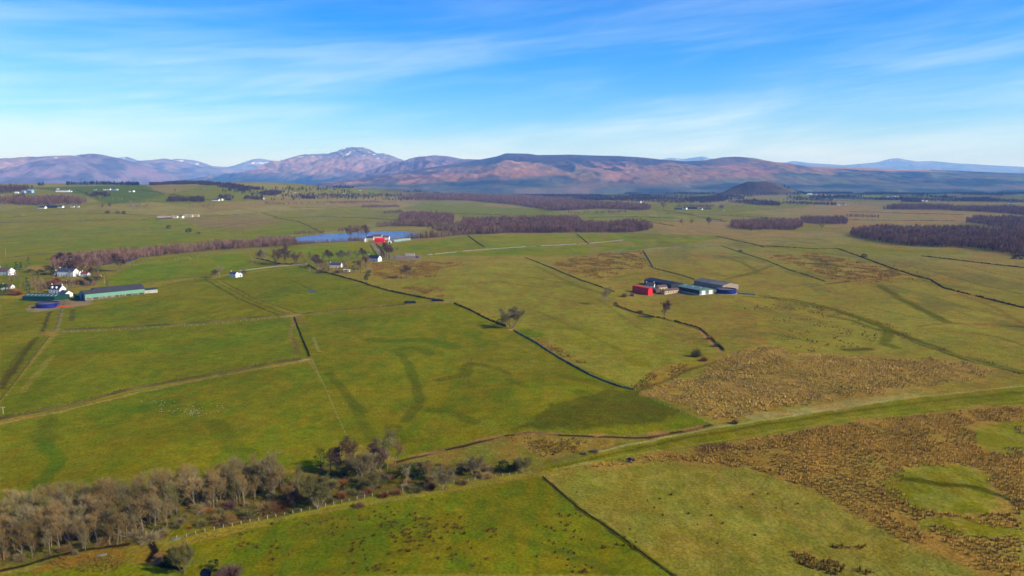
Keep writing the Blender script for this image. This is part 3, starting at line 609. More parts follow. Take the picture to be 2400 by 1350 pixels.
def grow_tree(seed, H, spread=.45, first=.3, limbs=9, up=.55, tw=9, stems=1, tlen=1.3, twid=.075):
    """a bare tree: tapering trunk and limbs as tubes (trunk mesh), branches and twigs as thin blades (crown mesh)"""
    R = np.random.default_rng(seed); M = MB(); W = Twigs()
    def limb(p, d, L, r, lev, n):
        pts = [p]; rr = [r]
        for k in range(n):
            d = unit(d + R.normal(size=3) * (.06 if lev == 0 else .16) + np.array([0, 0, .02 if lev == 0 else .07]))
            p = p + d * L / n; pts.append(p); rr.append(r * (1 - .85 * (k + 1) / n) + .008)
        for k in range(n):
            if lev < 2: M.tube(pts[k], pts[k + 1], rr[k], rr[k + 1], 6 if lev == 0 else 4, cap=False)
            else: W.blade(pts[k], pts[k + 1] + (pts[k + 1] - pts[k]) * .5, max(rr[k] * 2.0, .05), R)
        def along(f):
            x = f * n; k = min(int(x), n - 1); return pts[k] + (pts[k + 1] - pts[k]) * (x - k), unit(pts[k + 1] - pts[k])
        if lev == 0: kids, f0, f1, ll = limbs, first, 1.0, H * spread
        elif lev == 1: kids, f0, f1, ll = 6, .25, 1.0, L * .55
        elif lev == 2: kids, f0, f1, ll = 3, .3, 1.0, L * .6
        else:
            for k in range(tw):
                q, dd = along(R.uniform(.1, 1)); e = unit(dd * .7 + R.normal(size=3) * .6 + np.array([0, 0, .25])); W.blade(q, q + e * tlen * R.uniform(.6, 1.2), twid, R)
            return
        for k in range(kids):
            f = f0 + (f1 - f0) * (k + R.uniform(.2, .9)) / kids; q, dd = along(min(f, .999))
            a = R.uniform(0, 6.28) + k * 2.4; o = np.array([math.cos(a), math.sin(a), 0])
            e = unit(dd * (.5 if lev else .35) + o * (1 - up) * 1.3 + np.array([0, 0, up]) + R.normal(size=3) * .15)
            lf = ll * (1.08 - .55 * f) if lev == 0 else ll * R.uniform(.75, 1.1)
            limb(q, e, lf, max(rr[min(int(f * n), n)] * .55, .03), lev + 1, 3)
    if stems == 1: limb(np.zeros(3), np.array([R.normal() * .06, R.normal() * .06, 1]), H * .86, .018 * H + .06, 0, 6)
    else:
        for k in range(stems):
            a = k * 6.28 / stems + R.uniform(-.4, .4); limb(np.array([math.cos(a), math.sin(a), 0]) * .25, unit(np.array([math.cos(a) * .55, math.sin(a) * .55, 1])), H * R.uniform(.7, .95), .011 * H + .03, 0, 5)
    return M, W.mesh()
def shrub_mesh(seed, H, Rd, n=1000, w=.06, up=.7):
    R = np.random.default_rng(seed); W = Twigs()
    for k in range(n):
        a = R.uniform(0, 6.28); b = R.beta(1.4, 1.2); el = math.asin(b ** .8) if R.random() < .75 else R.uniform(.1, 1.4)
        e = np.array([math.cos(a) * math.cos(el) * Rd, math.sin(a) * math.cos(el) * Rd, math.sin(el) * H]) * R.uniform(.55, 1.08)
        j = k % 24; q_ = np.array([math.cos(j * 2.4) * Rd * .5, math.sin(j * 2.4) * Rd * .5, H * (.25 + .35 * ((j * 7) % 24) / 24)])
        s = (e * R.uniform(.2, .75) if k % 3 else e * R.uniform(0, .3)) * .75 + q_ * .25 * R.uniform(0, 1); s[2] = max(s[2], .0); W.blade(s, s + (e - s) * R.uniform(.5, 1.0) + R.normal(size=3) * .3, w * R.uniform(.7, 1.5), R)
    return W.mesh()
def leafy_mesh(seed, H, Rd, n=1100, shape='round', leaf=.42, z0=.05):
    """evergreen crown: thousands of leaf sprays hung in clumps, with gaps between them"""
    R = np.random.default_rng(seed); V = []
    cl = []
    for k in range(26):
        f = R.uniform(0, 1) ** (.8); z = z0 + (1 - z0) * f
        rad = {'round': math.sqrt(max(0, 1 - (2 * z - 1) ** 2 * .92)), 'cone': (1.04 - z), 'column': min(1, (1.05 - z) * 2.4) * .85}[shape] * Rd
        a = k * 2.4 + R.uniform(-.5, .5); rr = rad * R.uniform(.45, .92); cl.append((math.cos(a) * rr, math.sin(a) * rr, z * H, max(.28 * Rd, .32 * rad) * R.uniform(.8, 1.3)))
    for k in range(n):
        cx, cy, cz, cr = cl[R.integers(len(cl))]; d = rvec(R) * cr * R.uniform(.6, 1.05) * np.array([1, 1, .75 if shape != 'cone' else .55])
        p = np.array([cx, cy, max(cz + d[2], .1)]) + np.array([d[0], d[1], 0]); a = rvec(R); b = unit(np.cross(a, rvec(R))); l = leaf * R.uniform(.6, 1.3)
        V += [p - a * l * .5, p + b * l * .45, p + a * l * .5 - np.array([0, 0, .1])]
    return np.array(V), np.arange(len(V)).reshape(-1, 3)
def proto(builder, crown_m, bk):
    M, (V, Fc) = builder
    t = M.build('trunk', bk); c = mesh_np('crown', V, Fc, crown_m)
    for o in (t, c): COL.objects.unlink(o)
    return t.data, c.data
def evergreen(seed, H, Rd, m, shape, leaf=.45, n=1300):
    M = MB(); M.tube((0, 0, 0), (0, 0, H * .85), .02 * H + .08, .04, 6); return proto((M, leafy_mesh(seed, H, Rd, n, shape, leaf)), m, bark_d)
PT = {'wood': [proto(grow_tree(100 + i, 14, .40, .15, 13, .56, 6, 1, 1.5, .05), [twig_m, twig_g, twig_g, twig_m, twig_o][i], [bark_m, bark_d, bark_d, bark_d, bark_d][i]) for i in range(5)],
      'round': [proto(grow_tree(200 + i, 14, .52, .18, 12, .48, 10, 1, 1.4, .13), [twig_p, twig_m, twig_p][i], bark_d) for i in range(3)],
      'open': [proto(grow_tree(300 + i, 14, .46, .28, 9, .5, 8, 1, 1.4, .11), [twig_g, twig_m][i], bark_m) for i in range(2)],
      'sprawl': [proto(grow_tree(400 + i, 10, .42, .25, 7, .5, 9, 6), [twig_g, twig_o][i], bark_m) for i in range(2)],
      'purple': [proto(grow_tree(500, 12, .5, .15, 12, .5, 12, 1, 1.3, .14), twig_p, bark_d)],
      'rust': [proto(grow_tree(520, 10, .45, .12, 11, .5, 11, 4), twig_r, bark_d)],
      'ivy': [evergreen(600, 10, 3.6, leaf_g, 'round'), evergreen(601, 12, 3.4, leaf_d, 'round')],
      'conifer': [evergreen(610, 14, 3.4, leaf_d, 'cone'), evergreen(611, 14, 4.4, leaf_g, 'cone')],
      'column': [evergreen(620, 14, 2.2, leaf_s, 'column'), evergreen(621, 10, 2.6, leaf_y, 'column')]}
PH_ = {'wood': 14, 'round': 14, 'open': 14, 'sprawl': 10, 'purple': 12, 'rust': 10, 'ivy': 11, 'conifer': 14, 'column': 13}
def tree(kind, loc, H, label, name='bare_tree', group=None, rz=None, wide=1.0, which=None, cat='tree'):
    ps = PT[kind]; tm, cm = ps[rnd.randrange(len(ps)) if which is None else which]
    e = empty(name, tuple(loc), rnd.uniform(0, 6.28) if rz is None else rz, label, cat, group)
    s = H / PH_[kind]; e.scale = (s * wide, s * wide, s)
    for nm, me in (('trunk', tm), ('crown', cm)):
        o = bpy.data.objects.new(nm, me); COL.objects.link(o); o.parent = e
    return e
def tree_px(kind, px, py, hpx, label, **kw):
    p = at1(px, py)
    if p[1] > 450: kw['wide'] = kw.get('wide', 1.0) * (1.45 if kind in ('round', 'open', 'purple', 'wood', 'sprawl') else 1.15); hpx = hpx * 1.06
    return tree(kind, p - np.array([0, 0, .15]), hpx / scale_at(p), label, **kw)
SH = {k: [mesh_np('shrub', *shrub_mesh(700 + 10 * j + i, 3.0, 2.4), m).data for i in range(2)] for j, (k, m) in enumerate((('brown', twig_m), ('rusty', twig_r), ('olive', twig_o), ('grey', twig_g), ('purple', twig_p)))}
SH['green'] = [mesh_np('shrub', *leafy_mesh(760 + i, 3.2, 2.2, 700, 'round', .4, .02), leaf_g).data for i in range(2)]
SH['dark'] = [mesh_np('shrub', *leafy_mesh(770 + i, 3.2, 2.2, 700, 'round', .4, .02), leaf_d).data for i in range(2)]
SH['gorse'] = [mesh_np('shrub', *leafy_mesh(780 + i, 2.6, 2.4, 700, 'round', .35, .02), leaf_y).data for i in range(2)]
for o in [o for o in COL.objects if o.name.startswith('shrub')]: bpy.data.objects.remove(o)
def shrub(kind, px, py, hpx, label, group=None, wide=1.0):
    p = at1(px, py); s = hpx / scale_at(p) / 3.0
    o = bpy.data.objects.new('shrub', SH[kind][rnd.randrange(2)]); COL.objects.link(o)
    o.location = p - np.array([0, 0, .1]); o.scale = (s * wide, s * wide, s); o.rotation_euler.z = rnd.uniform(0, 6.28)
    return tag(o, label, 'shrub', group)

def in_poly_points(poly, spacing, jitter=.45, seed=0):
    R = np.random.default_rng(seed); P = world_pts(densify(poly, 20)); lo = P[:, :2].min(0); hi = P[:, :2].max(0)
    gx = np.arange(lo[0], hi[0], spacing); gy = np.arange(lo[1], hi[1], spacing); x, y = [v.ravel() for v in np.meshgrid(gx, gy)]
    x = x + R.uniform(-jitter, jitter, x.shape) * spacing; y = y + R.uniform(-jitter, jitter, y.shape) * spacing
    k = inside(x, y, P)
    if k.sum() < 3: print('FEW', poly[0], k.sum(), P.min(0), P.max(0))
    return x[k], y[k]
# the strip of wood at lower left: every tree its own object
WOOD = [(0, 1215), (100, 1205), (300, 1175), (450, 1150), (560, 1128), (650, 1122), (668, 1150), (640, 1172), (520, 1190), (440, 1208), (380, 1240), (250, 1285), (120, 1300), (0, 1320)]
x, y = in_poly_points(WOOD, 3.15, .45, 3)
keep = rng.random(len(x)) < .93
for X_, Y_ in zip(x[keep], y[keep]):
    tree('wood', (X_, Y_, T(X_, Y_) - .2), rnd.uniform(7.0, 11.0), 'bare brown tree crowded in the strip of wood at lower left', group='bare trees of the wood at lower left', wide=rnd.uniform(.85, 1.25))
for px, py, h, k, l in [(575, 1132, 46, 'ivy', 'dark ivy-clad tree on the back edge of the lower-left wood'), (600, 1152, 50, 'ivy', 'dark evergreen tree half hidden in the right part of the lower-left wood'),
                        (655, 1140, 44, 'ivy', 'dark evergreen at the right end of the lower-left wood'), (752, 1098, 46, 'ivy', 'dark green evergreen at the left end of the streamside clump')]:
    tree_px(k, px, py, h, l, name='evergreen_tree', which=1 if k == 'ivy' else None, wide=1.0)
for px, py, h, k, w, l in [
 (630, 1160, 96, 'wood', 1.1, 'tall pale bare tree standing above the right end of the wood'), (745, 1192, 76, 'sprawl', 1.05, 'large sprawling many-stemmed bare tree beside the wire fence'),
 (790, 1112, 56, 'purple', 1.1, 'brown bushy bare tree right of the dark evergreen'), (838, 1118, 78, 'open', 1.2, 'broad grey bare tree in the middle of the streamside clump'),
 (878, 1104, 62, 'round', 1.0, 'brown round bare tree behind the streamside clump'), (908, 1100, 82, 'open', .95, 'tall grey bare tree at the right end of the streamside clump'),
 (700, 1150, 60, 'wood', 1.0, 'thin bare tree behind the dark stream pool'), (870, 1150, 40, 'sprawl', 1.2, 'low spreading olive bare tree below the streamside clump'),
 (950, 1138, 42, 'open', 1.2, 'small pinkish bare tree on the rough bank of the burn'), (1040, 1148, 46, 'sprawl', 1.1, 'spreading bare tree leaning over the wire fence'), (1225, 1108, 36, 'sprawl', 1.2, 'grey bushy bare tree where the fence meets the embankment'),
 (775, 1106, 54, 'open', 1.1, 'grey bare tree behind the dark evergreen of the clump'), (812, 1100, 64, 'round', 1.0, 'tall brown bare tree rising behind the middle of the clump'), (855, 1122, 62, 'sprawl', 1.1, 'many-stemmed grey tree low in the front of the clump'), (890, 1112, 58, 'purple', .9, 'dark purple-brown tree near the right end of the clump'),
 (815, 1126, 48, 'round', 1.1, 'brown bushy tree low in the front of the clump'), (925, 1092, 52, 'open', 1.0, 'pale thin tree at the outer right of the clump'), (1000, 1122, 44, 'open', 1.1, 'pale bare tree on the scrubby bank left of the leaning tree'), (1110, 1112, 38, 'sprawl', 1.2, 'spreading olive tree near the right end of the scrub'), (690, 1196, 40, 'round', 1.1, 'small brown tree beside the fence left of the sprawling tree'),
 (610, 614, 22, 'round', 1.1, 'bushy bare tree at the left end of the pasture row'), (652, 618, 26, 'round', .9, 'bare tree beside the broad one in the pasture row'), (690, 620, 22, 'round', .9, 'small bare tree right of the broad one in the pasture row'), (748, 626, 18, 'purple', 1.1, 'low purple tree under the garden conifer'), (770, 612, 22, 'purple', 1.0, 'purple tree right of the garden conifer'), (800, 612, 20, 'round', 1.1, 'bare tree rising behind the bungalow roof'), (858, 630, 26, 'round', 1.0, 'bare tree at the rush edge right of the garden'), (838, 614, 22, 'open', 1.0, 'grey tree between bungalow and dark-roofed house'),
 (915, 603, 26, 'open', .9, 'grey bare tree right of the big purple tree'), (140, 626, 28, 'purple', 1.1, 'purple-brown tree left of the dark conifers behind the long white house'), (182, 634, 26, 'round', 1.1, 'brown bare tree right of the tall dark conifer'), (212, 652, 20, 'round', 1.1, 'dark bare tree beside the red-roofed cottage'), (228, 646, 22, 'open', 1.0, 'pale olive tree between the red-roofed cottage and the river'), (120, 676, 18, 'rust', 1.1, 'rusty tree behind the dormer farmhouse roof'), (85, 680, 18, 'open', 1.1, 'olive-yellow tree between conifer and dormer farmhouse'),
 (500, 652, 16, 'round', 1.1, 'dark bush-like tree left of the bare tree by the white cottage'), (572, 648, 13, 'round', 1.0, 'small dark tree at the right of the small white cottage'), (860, 558, 24, 'round', 1.0, 'dark bare tree behind the white lochside cottage'), (822, 560, 24, 'round', .9, 'grey tree left of the lochside farm'),
 (430, 1344, 66, 'sprawl', .85, 'grey bare tree alone at the bottom edge'), (1198, 770, 44, 'sprawl', .72, 'round dark bare tree on the wall between two fields'), (1422, 716, 36, 'open', .9, 'thin sparse bare tree left of the burn'),
 (1556, 746, 33, 'round', .85, 'small dark bare tree beside the winding burn'), (953, 652, 24, 'round', 1.3, 'bushy bare tree alone in the brown rushes'), (276, 636, 34, 'purple', 1.1, 'purple bare tree at the end of the river trees'),
 (515, 651, 24, 'open', 1.0, 'bare tree left of the small white cottage'), (620, 616, 24, 'open', .8, 'grey bare tree, first of the row behind the pasture hedge'), (640, 620, 30, 'open', .9, 'tall grey bare tree in the row behind the pasture hedge'),
 (668, 622, 34, 'round', 1.0, 'broad bare tree, largest of the row behind the pasture hedge'), (706, 622, 28, 'open', .8, 'thin bare tree at the right end of the pasture row'), (906, 606, 30, 'purple', 1.05, 'big purple bare tree beside the dark-roofed house'),
 (850, 606, 20, 'purple', .9, 'small purple bare tree left of the dark-roofed house'), (842, 562, 26, 'open', 1.0, 'tall bare tree between lochan and farm'), (830, 562, 30, 'open', .9, 'pale bare tree at the lochan edge'),
 (740, 628, 26, 'purple', .8, 'purplish bare tree beside the bungalow garden conifer'), (815, 618, 28, 'open', .9, 'thin pale-trunked tree behind the bungalow'), (728, 622, 28, 'wood', .8, 'slim bare tree at the corner of the bungalow garden'),
 (845, 640, 26, 'round', 1.0, 'grey-brown bare tree right of the white caravan'), (218, 668, 22, 'sprawl', 1.2, 'tangled bare tree behind the long green barn'), (200, 640, 20, 'open', 1.0, 'pale yellowish bare tree over the red-roofed cottage'),
 (1925, 540, 14, 'open', 1.0, 'small lone tree left of the right-hand wood'), (1600, 530, 14, 'open', .9, 'small bare tree in the far pasture, left one'), (1620, 530, 14, 'open', .9, 'small bare tree in the far pasture, right one'), (1660, 528, 15, 'round', .9, 'dark round tree in the far pasture'),
 (1555, 491, 14, 'round', 1.1, 'bare tree at the right end of the long wood'), (1690, 493, 10, 'round', 1.2, 'bushy tree right of the far farm')]:
    tree_px(k, px, py, h, l, wide=w)
for px, py, h, k, w, c, l in [
 (67, 618, 16, 'conifer', 1.0, 0, 'dark conical conifer alone in the rough patch'), (40, 640, 25, 'conifer', 1.0, 1, 'yellow-green conifer beside the left-edge house'), (50, 637, 22, 'conifer', .9, 0, 'dark conifer right beside the left-edge house'),
 (66, 688, 34, 'column', .8, 0, 'blue-green columnar conifer left of the dormer farmhouse'), (150, 632, 24, 'conifer', 1.0, 0, 'dark green conifer behind the long white house'), (166, 632, 36, 'column', 1.1, 0, 'tall dark conifer, highest behind the long white house'),
 (158, 634, 22, 'conifer', 1.0, 0, 'shorter conifer between the two behind the long white house'), (757, 617, 20, 'conifer', .8, 1, 'yellow-green conifer beside the grey-roofed bungalow'), (772, 634, 14, 'column', 1.0, 1, 'yellow-green garden conifer in front of the bungalow'),
 (832, 636, 22, 'ivy', 1.2, 1, 'dark blue-green evergreen right of the bungalow garden'), (895, 603, 14, 'ivy', 1.0, 1, 'dark evergreen under the big purple tree'), (912, 609, 11, 'conifer', 1.1, 0, 'low dark conifer beside the dark-roofed house'), (760, 640, 14, 'ivy', 1.1, 0, 'evergreen bush-like tree before the bungalow'),
 (17, 632, 12, 'conifer', .9, 1, 'small dark tree behind the roof of the left-edge house')]:
    tree_px(k, px, py, h, l, name='conifer' if k != 'ivy' else 'evergreen_tree', wide=w, which=c)
for px, py, h, k, w, l in [
 (540, 1350, 34, 'purple', 1.7, 'purple-brown bush at the bottom edge right of the burn pool'), (500, 1336, 22, 'dark', 1.0, 'dark bush above the burn pool at the bottom edge'), (405, 1322, 34, 'dark', .9, 'dark green bush against the lone grey tree at the bottom'),
 (350, 1268, 30, 'grey', 1.6, 'grey bush where the burn leaves the wood'), (520, 1226, 30, 'brown', 1.8, 'big brown bush in front of the lower-left wood'), (620, 1200, 30, 'brown', 2.0, 'wide brown bush between wood and fence'), (660, 1195, 28, 'rusty', 1.6, 'red-brown bush left of the sprawling tree'),
 (590, 1212, 22, 'gorse', 1.3, 'green gorse bush at the fence below the wood'), (690, 1175, 24, 'brown', 1.6, 'brown bush at the dark stream pool'), (820, 1160, 22, 'olive', 1.6, 'olive bush right of the sprawling tree'),
 (955, 1118, 24, 'green', 1.7, 'dark rounded evergreen bush below the streamside clump'), (985, 1120, 20, 'dark', 1.6, 'very dark low bush on the burn bank'), (900, 1165, 18, 'rusty', 1.4, 'orange-brown bush by the fence, left one'), (930, 1158, 18, 'rusty', 1.4, 'orange-brown bush by the fence, right one'),
 (842, 1188, 18, 'brown', 1.4, 'dark brown bush against the fence'), (975, 1152, 20, 'olive', 1.8, 'wide olive bush behind the fence'), (1010, 1146, 20, 'rusty', 1.4, 'rusty bush behind the leaning tree'), (1085, 1135, 18, 'brown', 1.3, 'dark brown bush at the middle of the fence'), (1140, 1120, 20, 'brown', 1.5, 'brown bush near the embankment end'),
 (1180, 1104, 22, 'green', 1.2, 'green bush near the embankment end'), (1100, 1100, 14, 'green', 1.6, 'low green bush on the damp bank'), (1000, 1112, 14, 'olive', 1.8, 'low olive scrub on the damp bank'), (800, 1140, 22, 'rusty', 1.6, 'rust-red scrub at the foot of the streamside clump'), (860, 1128, 18, 'rusty', 1.6, 'bright rusty scrub under the grey tree'),
 (1395, 1060, 14, 'grey', 1.2, 'small grey bush on the embankment foot, right one'), (1370, 1065, 11, 'grey', 1.2, 'small grey bush on the embankment foot, left one'), (1722, 993, 16, 'brown', 1.0, 'brown bush at the corner by the ditch'), (1632, 836, 26, 'olive', 1.0, 'dark olive bush by the burn'), (1650, 846, 14, 'rusty', 1.4, 'rusty scrub by the burn bend'),
 (1680, 812, 14, 'olive', 1.4, 'bush overhanging the red burn bank, lower one'), (1664, 795, 12, 'brown', 1.4, 'bush overhanging the red burn bank, upper one'), (1463, 696, 14, 'brown', 1.0, 'ragged tall shrub left of the red barn'), (1443, 718, 9, 'dark', 1.1, 'dark bush at the bend of the burn'), (1500, 733, 9, 'brown', 2.0, 'brown hedge-like bush along the burn'),
 (1175, 762, 14, 'dark', 1.3, 'black shrub at the foot of the round field tree'), (30, 690, 22, 'brown', 1.1, 'brown bush at the left edge behind the green shed'), (42, 692, 20, 'rusty', 1.1, 'rust-red bush left of the columnar conifer'), (6, 692, 24, 'green', .9, 'dark bush cut by the left edge'), (135, 662, 18, 'rusty', 1.4, 'orange-brown bush behind the dormer farmhouse'),
 (158, 664, 16, 'brown', 1.8, 'brown thicket behind the dormer farmhouse'), (185, 664, 20, 'brown', 1.6, 'dark thicket left of the long green barn'), (118, 644, 16, 'dark', 1.5, 'dark evergreen bush before the long white house'), (95, 644, 11, 'green', 1.3, 'dark green bush left of the long white house'), (72, 640, 8, 'green', 2.2, 'low green hedge bush between the houses'),
 (100, 672, 16, 'olive', 1.2, 'yellow-olive bush beside the dormer farmhouse'), (750, 640, 16, 'grey', 1.3, 'grey garden bush left of the bungalow'), (790, 640, 12, 'brown', 1.6, 'brown garden bush below the bungalow'), (865, 640, 16, 'grey', 1.0, 'grey bush at the edge of the rushes'), (858, 656, 9, 'dark', .9, 'small dark bush along the black hedge'), (862, 648, 6, 'green', 1.6, 'small dark bush in the rushes'),
 (442, 545, 9, 'dark', 1.3, 'dark round bush in the left pasture'), (395, 536, 8, 'dark', 1.2, 'dark bush below the ruined-looking farm'), (465, 548, 9, 'brown', 1.4, 'brown bush at the end of a hedge'), (290, 502, 7, 'dark', 1.0, 'tiny dark bush on the left hill'), (253, 500, 11, 'brown', 1.3, 'brown bush on the left hill, left one'), (275, 500, 10, 'brown', 1.3, 'brown bush on the left hill, right one'),
 (1760, 540, 4, 'brown', 1.4, 'small bush at the wall end'), (1735, 591, 5, 'dark', 1.5, 'dark bush on the long hedge, upper one'), (2025, 603, 7, 'dark', 1.8, 'dark bush on the right-hand hedge'), (2385, 607, 10, 'dark', 2.2, 'dark hedge bush at the right edge')]:
    shrub(k, px, py, h, l, wide=w)

# scrub filling the burn side between the trees, each bush its own object
x, y = in_poly_points([(0, 1235), (300, 1190), (520, 1160), (660, 1130), (760, 1105), (930, 1090), (1060, 1085), (1180, 1090), (1245, 1100), (1000, 1136), (850, 1160), (700, 1198), (520, 1235), (395, 1258), (300, 1285), (120, 1312), (0, 1330)], 3.9, .5, 12)
for X_, Y_ in zip(x, y):
    if rnd.random() < .22: continue
    k = rnd.choices(['brown', 'olive', 'grey', 'rusty', 'purple', 'gorse', 'green'], [5, 6, 6, 1.2, .8, .6, .6])[0]; s = rnd.uniform(.45, 1.15)
    o = bpy.data.objects.new('shrub', SH[k][rnd.randrange(2)]); COL.objects.link(o); o.location = (X_, Y_, T(X_, Y_) - .15); o.scale = (s * rnd.uniform(1, 1.5), s * rnd.uniform(1, 1.5), s * rnd.uniform(.7, 1.2)); o.rotation_euler.z = rnd.uniform(0, 6.28)
    tag(o, 'tangled winter scrub bush along the burn and under the wood at lower left', 'shrub', 'scrub along the burn at lower left')
# ------------------------------------------------------------------ far woods that read as one mass
def mini(seed, H, Rd, n, w, conif=False):
    R = np.random.default_rng(seed); W = Twigs()
    for a in (0, 2.1, 4.2):
        W.blade(np.array([math.cos(a) * .1, math.sin(a) * .1, 0]), np.array([0, 0, H * .8]), .35, R)
    for k in range(n):
        a = R.uniform(0, 6.28)
        if conif:
            z = R.uniform(.12, .95); r = Rd * (1.02 - z); p = np.array([0, 0, z * H + .4]); q = np.array([math.cos(a) * r, math.sin(a) * r, z * H - .3])
            W.blade(q * .15 + p * .85, q, w * 1.6, R)
        else:
            z = R.uniform(.22, .98); r = Rd * math.sqrt(max(.05, 1 - ((z - .58) / .44) ** 2)) * R.uniform(.5, 1.05)
            q = np.array([math.cos(a) * r, math.sin(a) * r, z * H]); s = np.array([q[0] * .3, q[1] * .3, max(z - .22, .12) * H]); W.blade(s, q, w, R)
    V, Fc = W.mesh(); return V
MINI = {'mid': [mini(i, 15, 3.1, 72, .34) for i in range(5)], 'far': [mini(10 + i, 15, 4.6, 34, 1.1) for i in range(4)], 'conifer': [mini(20 + i, 15, 3.2, 44, .9, True) for i in range(3)], 'pine': [mini(30 + i, 15, 4.4, 34, 1.3) for i in range(2)]}
def wood(label, polys, spacing, H, kind, m, seed, name='woodland', frac=1.0, Hv=.30, cat='wood', thin=0):
    R = np.random.default_rng(seed); V = []
    for poly in polys:
        x, y = in_poly_points(poly, spacing, .5, seed)
        if len(x) > 400:
            wr = spacing * 3; Pw = world_pts(densify(poly, 20)); k_ = inside(x + (fbm(x / wr, y / wr / 2, seed + 5, 3) - .5) * wr * 1.6, y + (fbm(x / wr, y / wr / 2, seed + 6, 3) - .5) * wr * 4, Pw); x = x[k_]; y = y[k_]
        if thin: k_ = fbm(x / 60, y / 130, seed + 9, 3) > thin; x = x[k_]; y = y[k_]
        z = T(x, y)
        for X_, Y_, Z_ in zip(x, y, z):
            if R.random() > frac: continue
            t = MINI[kind][R.integers(len(MINI[kind]))]; s = H / 15 * R.uniform(1 - Hv, 1 + Hv) * (.75 + .5 * vn(np.array(X_ / 30), np.array(Y_ / 50), 3)); a = R.uniform(0, 6.28); c, sn = math.cos(a), math.sin(a); wd = R.uniform(.85, 1.2)
            v = np.empty_like(t); v[:, 0] = (t[:, 0] * c - t[:, 1] * sn) * s * wd + X_; v[:, 1] = (t[:, 0] * sn + t[:, 1] * c) * s * wd + Y_; v[:, 2] = t[:, 2] * s + Z_ - .3
            V.append(v)
    if not V: print('EMPTY WOOD', label); return
    V = np.concatenate(V)
    return tag(mesh_np(name, V, np.arange(len(V)).reshape(-1, 3), m), label, cat, kind='stuff')
wood('bare riverside wood along the left river bank', [[(120, 634), (200, 632), (330, 606), (500, 588), (660, 578), (700, 574), (690, 569), (660, 568), (500, 576), (330, 592), (200, 608), (128, 612)]], 5.5, 12.5, 'mid', wood_p, 1)
wood('low scrub along the near shore of the lochan', [[(690, 575), (760, 570), (850, 565), (850, 563), (760, 568), (690, 572)], [(672, 578), (720, 573), (720, 569), (672, 572)], [(815, 566), (850, 565), (850, 562), (815, 563)]], 4, 6.5, 'mid', wood_b, 24, frac=.75)
wood('purple birch wood behind the lochan', [[(1075, 550), (1200, 547), (1500, 546), (1536, 535), (1480, 527), (1365, 528), (1352, 514), (1200, 516), (1085, 520)], [(930, 528), (1000, 532), (1062, 530), (1065, 508), (1000, 503), (940, 506)]], 6.5, 15.5, 'mid', wood_p, 2)
wood('grey-brown trees along the far shore of the lochan', [[(880, 533), (960, 531), (1080, 534), (1085, 528), (960, 524), (880, 529)], [(950, 562), (1010, 559), (1090, 552), (1180, 548), (1170, 542), (1080, 550), (1000, 556), (950, 560)], [(1000, 536), (1090, 536), (1090, 550), (1060, 545)]], 6.5, 13, 'mid', wood_b, 3)
wood('long bare wood across the middle distance', [[(950, 469), (1100, 471), (1200, 480), (1290, 494), (1320, 494), (1400, 490), (1520, 494), (1530, 489), (1420, 481), (1330, 470), (1200, 461), (1000, 458), (930, 462)]], 9, 19, 'mid', wood_p, 4)
wood('small purple wood right of the far pasture', [[(1708, 536), (1780, 540), (1860, 540), (1884, 532), (1870, 522), (1780, 520), (1712, 528)]], 6.5, 15, 'mid', wood_p, 5)
wood('narrow purple plantation in the tan moor', [[(1876, 523), (1930, 527), (1985, 526), (1986, 517), (1900, 513), (1872, 515)]], 7, 14, 'mid', wood_p, 6)
wood('large purple wood at the right edge', [[(1988, 553), (2100, 575), (2200, 580), (2280, 583), (2400, 602), (2480, 610), (2480, 550), (2400, 548), (2280, 543), (2160, 540), (2060, 540), (1998, 546)]], 6.2, 15, 'mid', wood_p, 7)
wood('upper purple wood at the right edge', [[(2262, 522), (2330, 533), (2400, 540), (2480, 545), (2480, 522), (2400, 516), (2290, 513)], [(2064, 491), (2200, 493), (2300, 497), (2400, 505), (2480, 508), (2480, 494), (2300, 489), (2100, 485)]], 8, 16, 'mid', wood_p, 8)
wood('purple hillside wood on the left hill', [[(0, 481), (110, 483), (190, 481), (205, 474), (170, 466), (60, 466), (0, 470)]], 9, 17, 'mid', wood_p, 9)
wood('dark wood at the top left edge', [[(0, 454), (40, 452), (62, 447), (80, 442), (40, 440), (0, 441)]], 11, 16, 'mid', wood_d, 10)
wood('scrubby wood along the crest of the left hill', [[(350, 436), (420, 433), (470, 434), (520, 440), (620, 458), (700, 465), (740, 468), (720, 458), (640, 448), (540, 434), (460, 428), (380, 429)], [(385, 473), (480, 474), (478, 466), (400, 467)], [(510, 466), (550, 467), (545, 461), (515, 461)], [(232, 487), (265, 484), (264, 478), (240, 480)], [(570, 468), (620, 470), (612, 462), (575, 463)], [(395, 449), (440, 450), (430, 447), (400, 447)], [(200, 458), (260, 462), (255, 457), (205, 455)], [(0, 463), (60, 462), (55, 459), (0, 460)]], 7, 12, 'far', wood_d, 11, thin=.44)
wood('dark evergreens along the front of the birch wood', [[(1110, 549), (1200, 546), (1330, 545), (1330, 542), (1200, 542), (1110, 545)]], 9, 12, 'conifer', leaf_d, 22, frac=.4)
wood('dark evergreens among the right-hand wood', [[(2100, 560), (2300, 575), (2400, 570), (2300, 552), (2120, 548)]], 24, 16, 'conifer', leaf_d, 23, frac=.5)
wood('row of tall pines on the crest of the left hill', [[(156, 434), (240, 433.5), (325, 435), (326, 433.6), (240, 432), (156, 432.6)], [(88, 436), (104, 436), (104, 434.5), (88, 434.5)]], 10, 15, 'pine', veg('far_pines', (26, 34, 36), (44, 54, 50)), 12)
wood('dark conifer clump topping the left hill', [[(366, 430), (400, 430), (448, 428), (452, 426), (420, 424), (380, 427)]], 9, 16, 'conifer', leaf_d, 13)
